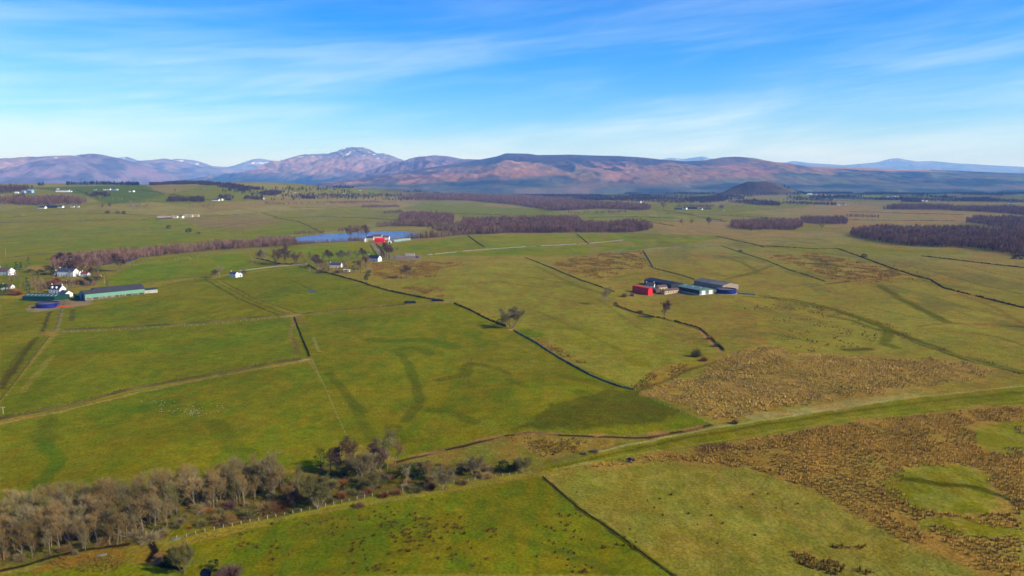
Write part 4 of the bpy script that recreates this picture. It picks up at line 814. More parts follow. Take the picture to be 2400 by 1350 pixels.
wood('dark wooded slope of the round knoll', [[(1650, 462), (1700, 460), (1745, 459), (1740, 450), (1715, 446), (1690, 452)], [(1775, 457), (1850, 455), (1830, 450), (1790, 450)]], 13, 9, 'far', veg('knoll_wood', (74, 56, 50), (110, 86, 70)), 14, frac=.7)
wood('bare woods scattered below the knoll', [[(1600, 472), (1720, 470), (1700, 462), (1620, 464)], [(1640, 478), (1700, 472), (1690, 468), (1640, 472)], [(1700, 474), (1780, 482), (1830, 484), (1826, 474), (1770, 470)], [(1830, 478), (1960, 482), (1960, 479), (1840, 474)], [(2108, 474), (2160, 476), (2156, 468), (2120, 468)], [(2240, 470), (2330, 474), (2320, 466), (2250, 466)]], 13, 12, 'far', wood_d, 15)
wood('scrub in the fields left of the lochan', [[(790, 545), (860, 536), (860, 531), (800, 538)], [(690, 552), (760, 548), (760, 544), (690, 548)], [(600, 566), (680, 560), (670, 557), (600, 561)], [(845, 488), (940, 486), (930, 482), (850, 483)], [(895, 502), (945, 500), (940, 494), (900, 497)]], 8, 8, 'mid', wood_b, 16)
wood('thin tree belts across the middle plain', [[(1320, 500), (1400, 502), (1480, 498), (1400, 498)], [(1580, 486), (1660, 487), (1680, 484), (1600, 483)], [(1980, 508), (2060, 511), (2060, 508), (1990, 506)], [(2100, 482), (2200, 484), (2190, 481), (2110, 479)], [(1850, 470), (1950, 473), (1950, 470), (1860, 468)], [(620, 480), (760, 478), (900, 476), (880, 473), (700, 475), (620, 477)], [(440, 486), (540, 484), (530, 481), (450, 483)], [(300, 488), (360, 486), (350, 484), (305, 485)]], 9, 9, 'mid', wood_b, 27, thin=.36)
# the many small bare trees of gardens and far hedges: past the three hundred largest, one mass
R = np.random.default_rng(21); spots = []
for a, b, n, lo, hi in [((400, 456), (500, 470), 7, 7, 12), ((200, 462), (330, 474), 8, 7, 12), ((330, 452), (420, 458), 6, 7, 12), ((255, 478), (390, 472), 6, 7, 12), ((620, 497), (740, 494), 5, 6, 10), ((470, 540), (620, 516), 5, 5, 9), ((700, 520), (755, 546), 4, 5, 9), ((1555, 494), (1700, 519), 7, 6, 11), ((1500, 514), (1580, 530), 4, 6, 10), ((1700, 484), (1800, 486), 6, 8, 13), ((1800, 486), (1960, 482), 8, 7, 12), ((840, 488), (940, 505), 7, 6, 11), ((0, 508), (180, 501), 5, 6, 10), ((1560, 480), (1700, 478), 7, 8, 13), ((2000, 478), (2300, 474), 9, 7, 12), ((1340, 505), (1520, 496), 5, 6, 11), ((640, 482), (900, 474), 8, 7, 12), ((1690, 577), (1935, 660), 5, 2, 4), ((1960, 582), (2400, 722), 6, 2, 4.5), ((0, 556), (420, 534), 6, 3, 7), ((300, 430), (620, 458), 10, 7, 12)]:
    for k in range(n): f = R.random(); spots.append((a[0] + (b[0] - a[0]) * f, a[1] + (b[1] - a[1]) * f + R.normal() * .8, R.uniform(lo, hi)))
for cx, cy, sx, sy, n in [(170, 642, 40, 5, 34), (30, 655, 26, 9, 14), (120, 674, 46, 4, 26), (790, 628, 34, 6, 30), (882, 606, 24, 4, 12), (850, 562, 24, 2, 10), (665, 618, 40, 2, 14), (208, 668, 30, 3, 12), (415, 508, 34, 2, 5), (750, 632, 20, 5, 8)]:
    for k in range(n): spots.append((cx + R.normal() * sx, cy + R.normal() * sy, R.uniform(4, 10.5)))
Pq = at([s_[0] for s_ in spots], [s_[1] for s_ in spots]); V = []
for p_, s_ in zip(Pq, spots):
    t_ = MINI['mid'][R.integers(5)]; a = R.uniform(0, 6.28); c_, n_ = math.cos(a), math.sin(a); k_ = s_[2] / 15; w_ = k_ * R.uniform(1.3, 1.8)
    V.append(np.stack([(t_[:, 0] * c_ - t_[:, 1] * n_) * w_ + p_[0], (t_[:, 0] * n_ + t_[:, 1] * c_) * w_ + p_[1], t_[:, 2] * k_ + p_[2] - .2], 1))
V = np.concatenate(V); tag(mesh_np('small_trees', V, np.arange(len(V)).reshape(-1, 3), wood_b), 'small bare trees dotted round gardens and along the far hedges', 'trees', kind='stuff')
# hundreds of small woods far out on the plain, fading into the haze
R = np.random.default_rng(5); polys = []
for k in range(230):
    px = R.uniform(560, 2480); py = 441 + 29 * R.random() ** 1.1
    if 1000 < px < 1380 and 437 < py < 451: continue
    w = R.uniform(12, 75); h = R.uniform(.8, 2.4); polys.append([(px - w, py), (px, py + h * .6), (px + w, py), (px + w * .6, py - h), (px - w * .5, py - h)])
wood('dark woods scattered over the far hazy plain', polys, 24, 13, 'far', veg('haze_wood', (44, 40, 44), (70, 58, 58), .3), 17, frac=.85)
wood('trees along the near side of the far plain', [[(650, 462), (800, 466), (960, 462), (950, 457), (800, 456), (660, 456)], [(1300, 466), (1600, 478), (1700, 470), (1500, 462), (1300, 458)], [(2060, 470), (2400, 476), (2400, 470), (2060, 466)]], 15, 12, 'far', wood_d, 18, frac=.8)
# ------------------------------------------------------------------ hedges, dykes, fences
hedge_m = veg('hedge_twigs', (58, 48, 26), (98, 84, 44)); hedge_d = veg('dark_hedge', (48, 42, 22), (92, 78, 42)); stone_m = mat('field_stone', (112, 108, 98), .9, .35, .9); moss_m = mat('mossy_dyke', (84, 82, 52), .9, .35, .8, var2=(100, 96, 84)); post_m = mat('weathered_post', (170, 158, 132), .85, .2, 3); wire_m = mat('fence_wire', (120, 118, 110), .5, .1, 3, metal=.6)
def resample(P, step):
    out = [P[0]]; acc = 0
    L = np.concatenate([[0], np.cumsum(np.linalg.norm(np.diff(P[:, :2], axis=0), axis=1))]); n = max(2, int(L[-1] / step))
    s = np.linspace(0, L[-1], n + 1); x = np.interp(s, L, P[:, 0]); y = np.interp(s, L, P[:, 1]); return np.stack([x, y, T(x, y)], 1), L[-1]
def bank(name, label, cat, line, w, h, m, rag=.35, tw=0, gaps=0.0, seed=1, loose=0.0):
    """a hedge, dyke or bank following the ground: a rough-topped ridge, plus loose twigs when it is a hedge"""
    R = np.random.default_rng(seed + int(line[0][0])); P = world_pts(densify(line, 20)); D0 = P[:, 1].mean()
    Q, L = resample(P, max(.8, D0 / 700)); n = len(Q); tv = np.gradient(Q[:, :2], axis=0); tv /= np.linalg.norm(tv, axis=1)[:, None] + 1e-9; nv = np.stack([-tv[:, 1], tv[:, 0]], 1)
    hh = h * (1 + rag * (R.random(n) - .5) * 2) * (1 if gaps == 0 else (vn(np.arange(n) / 4.0, np.zeros(n), seed) > gaps) * 1.0 + .08); off = (vn(np.arange(n) / 6.0, np.zeros(n), seed + 5) - .5) * w * .5
    V = []
    for o, zz in ((-.5, -.25), (-.48, .45), (-.2, .95), (.2, 1.0), (.48, .5), (.5, -.25)):
        j = (R.random(n) - .5) * rag * w * .5; V.append(np.stack([Q[:, 0] + nv[:, 0] * (o * w + off + j), Q[:, 1] + nv[:, 1] * (o * w + off + j), Q[:, 2] + zz * hh * (1 + (R.random(n) - .5) * rag)], 1))
    V = np.stack(V, 1); I = np.arange(n * 6).reshape(n, 6)
    q = np.stack([I[:-1, :-1], I[1:, :-1], I[1:, 1:], I[:-1, 1:]], -1).reshape(-1, 4)
    fs = [q, I[0][None, :4], I[-1][None, :4]]
    V = V.reshape(-1, 3)
    if tw:
        k = int(L * tw); i = R.integers(0, n, k); i = i[hh[i] > h * .4]; k = len(i); b = Q[i] + np.stack([nv[i, 0], nv[i, 1], 0 * i], 1) * (R.random(k)[:, None] - .5) * w + R.normal(size=(k, 3)) * np.array([.18, .18, 0]) * w
        b[:, 2] += hh[i] * R.uniform(.2, .8, k); tip = b + np.stack([R.normal(size=k) * .25 * w, R.normal(size=k) * .25 * w, R.uniform(.2, .9, k) * h * .5], 1); sd = R.normal(size=(k, 3)); sd /= np.linalg.norm(sd, axis=1)[:, None]; ww = .04 + D0 / 9000
        t = np.stack([b - sd * ww, b + sd * ww, tip], 1).reshape(-1, 3); fs.append(np.arange(k * 3).reshape(-1, 3) + len(V)); V = np.concatenate([V, t])
    return tag(mesh_np(name, V, fs, m), label, cat)
H = lambda label, line, w=2.0, h=1.9, m=None, **k: bank('hedge', label, 'hedge', line, w * .55, h * .52, m or hedge_m, **{'tw': 4, 'seed': 3, 'gaps': .06, 'rag': .6, **k})
Wl = lambda label, line, w=.9, h=1.2, m=None, **k: bank('stone_wall', label, 'wall', line, w, h, m or moss_m, **{'seed': 9, **k})
H('black hedge running from the bungalow garden to the silage bales', [(722, 622), (740, 632), (770, 641), (800, 649), (840, 660), (880, 673), (905, 680), (920, 684), (1000, 700), (1040, 706)], 2.2, 2.2, hedge_d)
H('black hedge from the silage bales to the round field tree', [(1066, 712), (1110, 731), (1140, 747), (1165, 757), (1185, 766)], 2.0, 1.9, hedge_d)
H('short black hedge dropping from the wall corner in the big green fields', [(690, 744), (698, 765), (706, 785), (714, 805), (727, 836)], 1.2, 1.6, hedge_d)
Wl('mossy field wall below the round field tree down to the rushes', [(1205, 775), (1250, 800), (1300, 832), (1330, 850), (1380, 878), (1420, 895), (1450, 906), (1485, 914)], 1.0, 1.0)
Wl('low wall from the left farm track to the field corner', [(150, 774), (300, 767), (400, 762), (480, 756), (600, 745), (680, 738)], 1.1, 1.2, tw=1.5, m=hedge_m)
Wl('low wall from the field corner to the silage bales', [(705, 737), (800, 728), (880, 721), (950, 714)], 1.0, 1.1, tw=1.5, m=hedge_m)
Wl('long wall slanting across the two big left fields', [(0, 983), (100, 965), (200, 943), (300, 915), (450, 888), (560, 868), (640, 853), (705, 843)], 1.0, 1.3, tw=2, m=hedge_m)
H('low brown hedge beside the left farm track', [(0, 938), (30, 903), (70, 848), (100, 808), (115, 788)], 1.0, .9)
H('low hedge bank along the bottom right pasture edge', [(1272, 1116), (1350, 1186), (1440, 1246), (1500, 1291), (1578, 1350)], .5, .45, hedge_m, tw=3)
H('scrubby bank of the burn left of the dark lone tree', [(1448, 717), (1480, 730), (1530, 742), (1560, 747)], 2.2, 1.3, gaps=0.12)
H('scrubby bank of the burn at the red earth bend', [(1580, 752), (1640, 769), (1668, 792), (1696, 820)], 2.0, 1.4, gaps=0.15)
H('hedge along the old track up to the red barn', [(1232, 604), (1290, 627), (1330, 644), (1370, 660), (1400, 670), (1440, 684)], 2.0, 1.5, gaps=0.14)
Wl('straight wall above the red barn farm', [(1508, 588), (1520, 607), (1531, 628)], 1.0, 1.2, m=stone_m)
H('broken hedge above the dark-roofed shed', [(1534, 629), (1565, 637), (1600, 646), (1630, 656)], 1.8, 1.3, gaps=0.20)
H('long hedge slanting over the rough pasture above the farm', [(1690, 576), (1730, 590), (1800, 612), (1850, 633), (1900, 648), (1935, 660)], 1.8, 1.3, gaps=0.15)
H('dark hedge slanting down to the right edge', [(1960, 582), (2020, 603), (2060, 618), (2100, 632), (2140, 645), (2180, 655), (2215, 676), (2300, 697), (2400, 722)], 3.0, 1.8, hedge_d, gaps=0.17)
H('hedge along the top of the right-hand pasture', [(1680, 554), (1720, 563), (1760, 571), (1790, 579)], 2.4, 1.8, hedge_d, gaps=0.12)
Wl('pale wall at the foot of the green lochside pasture', [(1000, 598), (1100, 588), (1240, 578), (1380, 571), (1460, 563)], 1.2, 1.1, m=stone_m, gaps=0.15)
Wl('wall across the rough pasture above the farm', [(1430, 596), (1500, 586), (1570, 580), (1690, 577), (1800, 576)], 1.1, 1.1, gaps=0.10)
Wl('wall climbing the green lochside pasture', [(1098, 553), (1115, 566), (1136, 580)], 1.0, 1.2, m=hedge_d)
Wl('short wall down the far end of the green pasture', [(1352, 549), (1366, 560), (1380, 572)], 1.0, 1.2, m=hedge_d)
H('dark hedge curving over the pasture above the lochan', [(612, 498), (660, 513), (700, 520), (725, 530), (755, 546)], 2.6, 2.0, hedge_d, gaps=0.05)
H('long hedge across the left pasture', [(0, 556), (120, 550), (220, 546), (330, 540), (420, 534)], 2.0, 1.4, gaps=0.07)
H('hedge climbing from the dark bush to the crest', [(470, 540), (540, 528), (620, 516)], 2.0, 1.4, gaps=0.05)
H('hedge from the farm ruins to the right', [(480, 508), (560, 503), (640, 497), (740, 494)], 2.0, 1.4, gaps=0.10)
H('hedge above the left pasture', [(30, 508), (100, 505), (180, 501), (260, 500), (370, 506)], 2.2, 1.4, gaps=0.10)
H('hedge behind the small white cottage', [(345, 659), (420, 652), (480, 648), (540, 640)], 1.6, 1.2, gaps=0.10)
H('dark hedge under the row of bare trees', [(602, 606), (625, 611), (650, 618), (680, 620), (720, 617)], 2.6, 2.2, hedge_d)
Wl('low wall below the row of bare trees', [(560, 636), (640, 626), (720, 619)], 1.0, 1.0, m=stone_m, gaps=0.10)
H('hedge left of the lane to the lochside farm', [(868, 576), (878, 590), (889, 606)], 1.2, 1.5, hedge_d)
H('hedge right of the lane to the lochside farm', [(882, 572), (893, 586), (902, 598)], 1.6, 1.8, hedge_d)
H('dark hedge of the far pasture above the tan field', [(1555, 494), (1590, 498), (1640, 508), (1700, 519)], 3.0, 2.0, hedge_d, gaps=0.07)
H('hedge between the far pastures', [(1500, 514), (1540, 523), (1580, 530)], 2.4, 1.6, gaps=0.05)
H('hedge line on the left hill', [(400, 456), (450, 464), (500, 470)], 3.0, 2.0, gaps=0.07)
H('hedge line low on the left hill', [(255, 478), (330, 474), (390, 472)], 3.0, 2.0, gaps=0.10)
H('reedy line along the foot of the rough right pasture', [(2185, 758), (2260, 760), (2340, 762), (2400, 768)], 1.6, .9, twig_r, gaps=0.15)
for lb, ln in [('thin hedge between the two left pastures', [(0, 606), (130, 594), (260, 590)]), ('thin hedge on the tan rise above the lochan', [(640, 512), (760, 508), (880, 512), (930, 517)]), ('thin hedge over the tan rise', [(680, 486), (780, 488), (860, 484)]),
               ('thin hedge left of the long wood', [(760, 474), (850, 472), (930, 474)]), ('thin hedge along the foot of the long wood', [(1060, 500), (1180, 504), (1300, 506)]), ('thin hedge in the pasture below the far farm', [(1380, 510), (1480, 508), (1600, 512)]), ('thin hedge below the far farm', [(1560, 500), (1680, 504), (1800, 510)]),
               ('thin hedge across the tan moor', [(1990, 496), (2120, 500), (2260, 503)]), ('thin hedge along the near edge of the tan moor', [(1880, 512), (2020, 516), (2240, 518)]), ('thin hedge across the rough ground at the right edge', [(2160, 600), (2260, 612), (2400, 628)]), ('thin hedge over the upper right pasture', [(1800, 577), (1920, 584), (1965, 583)]),
               ('thin hedge on the hillside under the pines', [(330, 446), (380, 452), (440, 462)]), ('thin hedge down the left hill', [(180, 446), (200, 452), (215, 460)]), ('thin hedge across the far left pasture', [(0, 522), (110, 520), (250, 516), (370, 516)]), ('thin hedge beyond the knoll houses', [(1840, 464), (1960, 470), (2080, 472)])]: H(lb, ln, 2.6, 1.9, hedge_d)
def fence(label, line, spacing, h=1.15, w=.16, lean=.06):
    P = world_pts(densify(line, 20)); Q, L = resample(P, spacing); n = len(Q); e = empty('wire_fence', tuple(Q[0]), 0, label, 'fence'); o = Q[0]; R = random.Random(int(L))
    mb = MB().box(-w / 2, w / 2, -w / 2, w / 2, -.3, h); first = mb.build('post', post_m, e); W = MB(); prev = None
    for i, p in enumerate(Q):
        c = first if i == 0 else bpy.data.objects.new('post', first.data)
        if i: COL.objects.link(c); c.parent = e
        c.location = (p[0] - o[0], p[1] - o[1], p[2] - o[2]); c.rotation_euler = (R.gauss(0, lean), R.gauss(0, lean), R.uniform(0, 1)); c.scale = (1, 1, R.uniform(.85, 1.12))
        if prev is not None:
            for z in (.35, .7, 1.02): W.tube((prev[0] - o[0], prev[1] - o[1], prev[2] - o[2] + z), (p[0] - o[0], p[1] - o[1], p[2] - o[2] + z), .012, .012, 3, cap=False)
        prev = p
    W.build('wire', wire_m, e)
fence('long wire fence with pale posts along the foreground pasture', [(415, 1264), (480, 1247), (600, 1222), (720, 1197), (850, 1167), (1000, 1142), (1150, 1121), (1242, 1108)], 2.7)
fence('wire fence down the middle of the big green fields', [(731, 842), (745, 875), (760, 905), (775, 940), (790, 975), (815, 1030)], 4.5, 1.1, .09)
fence('wire fence along the damp dark corner of the big field', [(1490, 917), (1540, 943), (1600, 968), (1668, 995)], 4.0, 1.1, .10)
fence('fence with white posts in front of the low field wall', [(150, 779), (300, 772), (480, 761), (600, 750), (660, 745)], 4.5, 1.1, .16)

# ------------------------------------------------------------------ rushes: the open tussocks one by one, the beds as one mass
rush_m = veg('rush_tussock', (140, 108, 42), (232, 196, 112), .25); rush_dk = veg('rush_dark', (124, 92, 30), (226, 180, 88), .3); rush_mid = veg('rush_far', (104, 80, 30), (152, 118, 52), .3); rush_bk = veg('rush_near', (74, 54, 22), (132, 98, 44), .3)
def tuft(seed, n, rad, h, w):
    R = np.random.default_rng(seed); V = []
    for k in range(n):
        a = k * 2.4 + R.uniform(-.4, .4); f = math.sqrt((k + .5) / n); d = np.array([math.cos(a), math.sin(a), 0]); b = d * rad * f * .55; tip = d * rad * f * 1.15 + np.array([0, 0, h * (1.1 - .55 * f) * R.uniform(.75, 1.2)]); s = np.array([-d[1], d[0], 0]) * w / 2
        V += [b - s - [0, 0, .12], b + s - [0, 0, .12], tip]
    return np.array(V)
def rush_bed(label, poly, holes, spacing, m, n, seed, size=1.0, mod=None, cover=1.0, w=.42):
    R = np.random.default_rng(seed); x, y = in_poly_points(poly, spacing, .5, seed); k = np.ones(len(x), bool)
    P0 = world_pts(poly); mpp = 1 / scale_at(P0.mean(0))
    xx = x + (fbm(x / 14, y / 14, 5, 3) - .5) * 22; yy = y + (fbm(x / 14, y / 14, 6, 3) - .5) * 22
    for hpoly in holes: k &= ~inside(xx, yy, world_pts(densify(hpoly, 20)))
    PW_ = world_pts(densify(poly, 20)); wv = 16 * mpp; k &= inside(x + (fbm(x / wv / 1.5, y / wv / 4, seed + 60, 4) - .5) * 3.0 * wv, y + (fbm(x / wv / 1.5, y / wv / 4, seed + 70, 4) - .5) * 8 * wv, PW_)
    d = fbm(x / 11, y / 16, seed, 4) + .10 * R.random(len(x)); k &= d > (np.quantile(d, 1 - cover)); x = x[k]; y = y[k]; N = len(x); s = size * R.uniform(.5, 1.4, N) * (.75 + .5 * fbm(x / 20, y / 20, seed + 3, 3)); a = R.uniform(0, 6.28, N); z = T(x, y)
    tp = [tuft(seed + i, n, .70, 1.12, w) for i in range(4)]; pick = R.integers(0, 4, N); V = np.stack(tp)[pick] * s[:, None, None]; c = np.cos(a)[:, None]; sn = np.sin(a)[:, None]
    U = np.stack([V[..., 0] * c - V[..., 1] * sn + x[:, None], V[..., 0] * sn + V[..., 1] * c + y[:, None], V[..., 2] + z[:, None]], -1).reshape(-1, 3)
    return tag(mesh_np('rushes', U, np.arange(len(U)).reshape(-1, 3), m), label, 'rushes', kind='stuff')
rush_bed('brown rush bed filling the lower right corner', RUSH[0], HOLES, 1.45, rush_dk, 10, 31, .98, cover=.94, w=.36)
rush_bed('tan rush bed above the grassy embankment', RUSH[1], [], 1.9, rush_m, 8, 32, 1.08, cover=.9, w=.44)
rush_bed('orange rushes beside the bungalow garden', RUSH[2], [], 1.9, rush_mid, 6, 33, 1.0, cover=.65, w=.6)
rush_bed('rusty rush patch by the black hedge', RUSH[3], [], 2.2, rush_mid, 6, 34, 1.0, cover=.65, w=.6)
rush_bed('mottled rushes in the pasture left of the farm', RUSH[4], [], 2.1, rush_mid, 6, 35, 1.05, cover=.5, w=.6)
rush_bed('rushes in the rough pasture right of the farm', RUSH[5], [], 2.2, rush_mid, 6, 36, 1.05, cover=.5, w=.6)
rush_bed('rushes in the wet field corner by the burn', RUSH[6], [], 1.7, rush_mid, 7, 37, .95, cover=.6, w=.55)
rush_bed('rushes on the rough bank between burn and embankment', [(1190, 1026), (1460, 1030), (1440, 1052), (1260, 1072)], [], 1.4, rush_mid, 8, 38, 1.0, cover=.6)
rush_bed('rushes along the field wall', [(1225, 790), (1290, 800), (1390, 860), (1330, 842)], [], 1.8, rush_mid, 7, 39, 1.0, cover=.4, w=.5)
rush_bed('rushes on the orange ground at the bottom left', [(150, 1302), (380, 1278), (400, 1310), (250, 1345), (60, 1345)], [], 1.0, rush_mid, 9, 40, .6, cover=.6)
rush_bed('sparse rushes over the yellow right-hand pasture', [(1740, 720), (1850, 705), (2060, 765), (2080, 810), (1900, 826), (1780, 790)], [], 3.2, rush_mid, 6, 41, .95, cover=.25, w=.5)
rush_bed('rushes fringing the drains of the right-hand pasture', [(1760, 690), (1900, 705), (2060, 752), (2300, 840), (2400, 868), (2400, 880), (2200, 830), (2000, 750), (1850, 712)], [], 2.2, rush_mid, 6, 42, .9, cover=.3, w=.5)
rush_bed('small rushes over the strip below the foreground fence', [(470, 1262), (600, 1236), (720, 1212), (850, 1188), (900, 1200), (760, 1230), (560, 1268)], [], 1.3, rush_mid, 7, 43, .5, cover=.38, w=.35)
TUF = [mesh_np('rush_tussock', tuft(900 + i, 22, .85, .95, .26), np.arange(66).reshape(-1, 3), rush_bk).data for i in range(4)]
for o in [o for o in COL.objects if o.name.startswith('rush_tussock')]: bpy.data.objects.remove(o)
spots = []
for cx, cy, sx, sy, n in [(945, 1250, 30, 16, 46), (960, 1285, 18, 8, 10), (900, 1215, 40, 10, 22), (840, 1275, 14, 12, 14), (1010, 1230, 50, 22, 26), (885, 1328, 26, 12, 16), (1160, 1245, 9, 8, 8), (1075, 1230, 12, 8, 9), (1050, 1290, 40, 20, 12), (1320, 1225, 30, 12, 12), (1310, 1270, 60, 30, 26), (1370, 1335, 16, 6, 9), (1450, 1275, 24, 10, 10), (640, 1300, 25, 20, 10), (560, 1270, 40, 14, 20), (1560, 1180, 150, 30, 12), (1600, 1240, 160, 40, 10), (800, 1240, 40, 12, 18)]:
    for k in range(n):
        spots.append((rnd.gauss(cx, sx), rnd.gauss(cy, sy)))
P = at([s[0] for s in spots], [min(s[1], 1349) for s in spots])
for p in P:
    o = bpy.data.objects.new('rush_tussock', TUF[rnd.randrange(4)]); COL.objects.link(o); s = rnd.uniform(.45, 1.0); o.location = p; o.scale = (s * rnd.uniform(.9, 1.4), s, s * rnd.uniform(.8, 1.1)); o.rotation_euler.z = rnd.uniform(0, 6.28)
    tag(o, 'dark brown rush tussock standing alone in the foreground pastures', 'rush tussock', 'rush tussocks dotted over the foreground pastures')
rush_bed('rush clumps at the bottom right pasture edge', [(1840, 1290), (1900, 1300), (2040, 1340), (2100, 1352), (1960, 1352), (1880, 1325)], [], 1.05, rush_mid, 9, 44, 1.0, cover=.75)
rush_bed('rush clumps trailing from the big bed', [(1880, 1268), (2050, 1280), (2060, 1292), (1900, 1280)], [], 1.3, rush_mid, 9, 45, .9, cover=.5)

# ------------------------------------------------------------------ sheep
wool_m = mat('wool', (168, 162, 138), .95, .08, 3); face_m = mat('sheep_face', (60, 54, 50), .8)
def sheep_mesh():
    M = MB()
    def ell(c, r, n=8, k=5, m=0):
        vs = [(c[0] + r[0] * math.cos(a) * math.sin(t), c[1] + r[1] * math.sin(a) * math.sin(t), c[2] + r[2] * math.cos(t)) for t in [math.pi * j / k for j in range(k + 1)] for a in [2 * math.pi * i / n for i in range(n)]]
        M.add(vs, [(j * n + i, (j + 1) * n + i, (j + 1) * n + (i + 1) % n, j * n + (i + 1) % n) for j in range(k) for i in range(n)], m)
    ell((0, 0, .68), (.62, .33, .34)); ell((.6, 0, .82), (.2, .17, .24)); ell((.82, 0, .86), (.2, .1, .12), 8, 5, 1); ell((-.62, 0, .6), (.08, .06, .16), 6, 4)
    for sx in (.38, -.38):
        for sy in (.16, -.16): M.tube((sx, sy, .5), (sx, sy, 0), .07, .045, 5, 1)
    for sy in (.14, -.14): M.tube((.74, sy * .6, .92), (.72, sy * 1.5, .9), .05, .02, 4, 1)
    o = M.build('sheep', [wool_m, face_m], smooth=True); d = o.data; bpy.data.objects.remove(o); return d
SHP = sheep_mesh()
def flock(pts, label, group, s=.45):
    for p in at([a for a, b in pts], [b for a, b in pts]):
        o = bpy.data.objects.new('sheep', SHP); COL.objects.link(o); o.location = p; o.rotation_euler.z = rnd.uniform(0, 6.28); o.scale = (s * rnd.uniform(.85, 1.1),) * 3; tag(o, label, 'sheep', group)
pts = [(rnd.gauss(cx, sx), rnd.gauss(cy, sy)) for cx, cy, sx, sy, n in [(420, 964, 26, 6, 24), (375, 945, 22, 3, 12), (462, 960, 9, 8, 12), (470, 972, 10, 3, 8), (505, 952, 12, 3, 6), (530, 962, 8, 3, 3)] for k in range(n)]
flock(pts, 'white sheep of the flock in the lower left field', 'sheep flock in the lower left field')
flock([(300 + 170 * t + rnd.gauss(0, 6), 621 - 18 * t + rnd.gauss(0, 2.6)) for t in [rnd.random() for _ in range(42)]], 'white sheep of the flock by the river wood', 'sheep flock by the river wood', .95)
flock([(1128, 811), (1127, 816), (1128, 820), (1124, 848), (1126, 858), (1160, 842), (1169, 845), (1180, 852), (1046, 887), (1084, 883), (1094, 885), (1105, 892), (973, 917), (1005, 918), (805, 946), (814, 949), (857, 946), (1180, 797), (1460, 832), (1466, 835), (622, 983), (1240, 905)], 'white sheep grazing apart in the big central fields', 'sheep scattered over the central fields')
flock([(1925 + rnd.gauss(0, 12), 553 + rnd.gauss(0, 1.5)) for k in range(9)], 'tiny white sheep below the right-hand wood', 'sheep below the right-hand wood', 1.6)

# ------------------------------------------------------------------ buildings
white = mat('white_render', (232, 230, 222), .8, .05, .6); cream = mat('cream_render', (224, 212, 170), .8, .06, .6); slate = mat('slate', (62, 62, 72), .55, .15, 1.2); slate_d = mat('dark_slate', (34, 36, 50), .5, .15, 1.2); red_t = mat('red_tiles', (132, 58, 44), .8, .15, 1.2); brown_t = mat('brown_tiles', (92, 70, 62), .8, .2, 1)
glass = mat('window_glass', (22, 28, 36), .12, .1, 1, .5); door_m = mat('door_paint', (70, 48, 40), .6); dark_in = mat('dark_opening', (14, 14, 16), .9, .1)
g_sheet = mat('green_cladding', (104, 150, 122), .55, .08, .5); g_dark = mat('dark_green_cladding', (22, 62, 48), .55, .12, .4); g_roof = mat('grey_green_roof', (88, 112, 98), .55, .1, .4); b_shade = mat('blue_gable_shade', (84, 116, 156), .55, .08, .5); fib = mat('fibre_roof', (82, 80, 80), .85, .18, .35, var2=(100, 96, 90)); fib_d = mat('dark_fibre_roof', (58, 56, 58), .85, .18, .35); navy = mat('navy_paint_and_shade', (30, 32, 44), .6, .12, .4)
red_s = mat('red_sheet', (220, 28, 32), .5, .08, .5); stone_b = mat('byre_stone', (190, 168, 124), .9, .2, .7); conc = mat('farm_concrete', (168, 158, 140), .9, .2, .4); blue_t = mat('tank_blue', (16, 26, 96), .4, .08, .6); blue_l = mat('tank_band', (40, 54, 140), .45, .08, .6); slurry = mat('slurry', (98, 84, 58), .6, .2, .2, var2=(84, 92, 48)); rust_m = mat('rusty_steel', (170, 78, 48), .8, .25, .8); sky_bl = mat('pale_blue_cladding', (132, 170, 200), .5, .06, .4); pale_l = mat('roof_light', (214, 222, 214), .4, .05, 1)
timber = mat('timber_boards', (92, 76, 58), .9, .2, .8); tan_roof = mat('tan_roof', (150, 132, 112), .8, .15, .4)
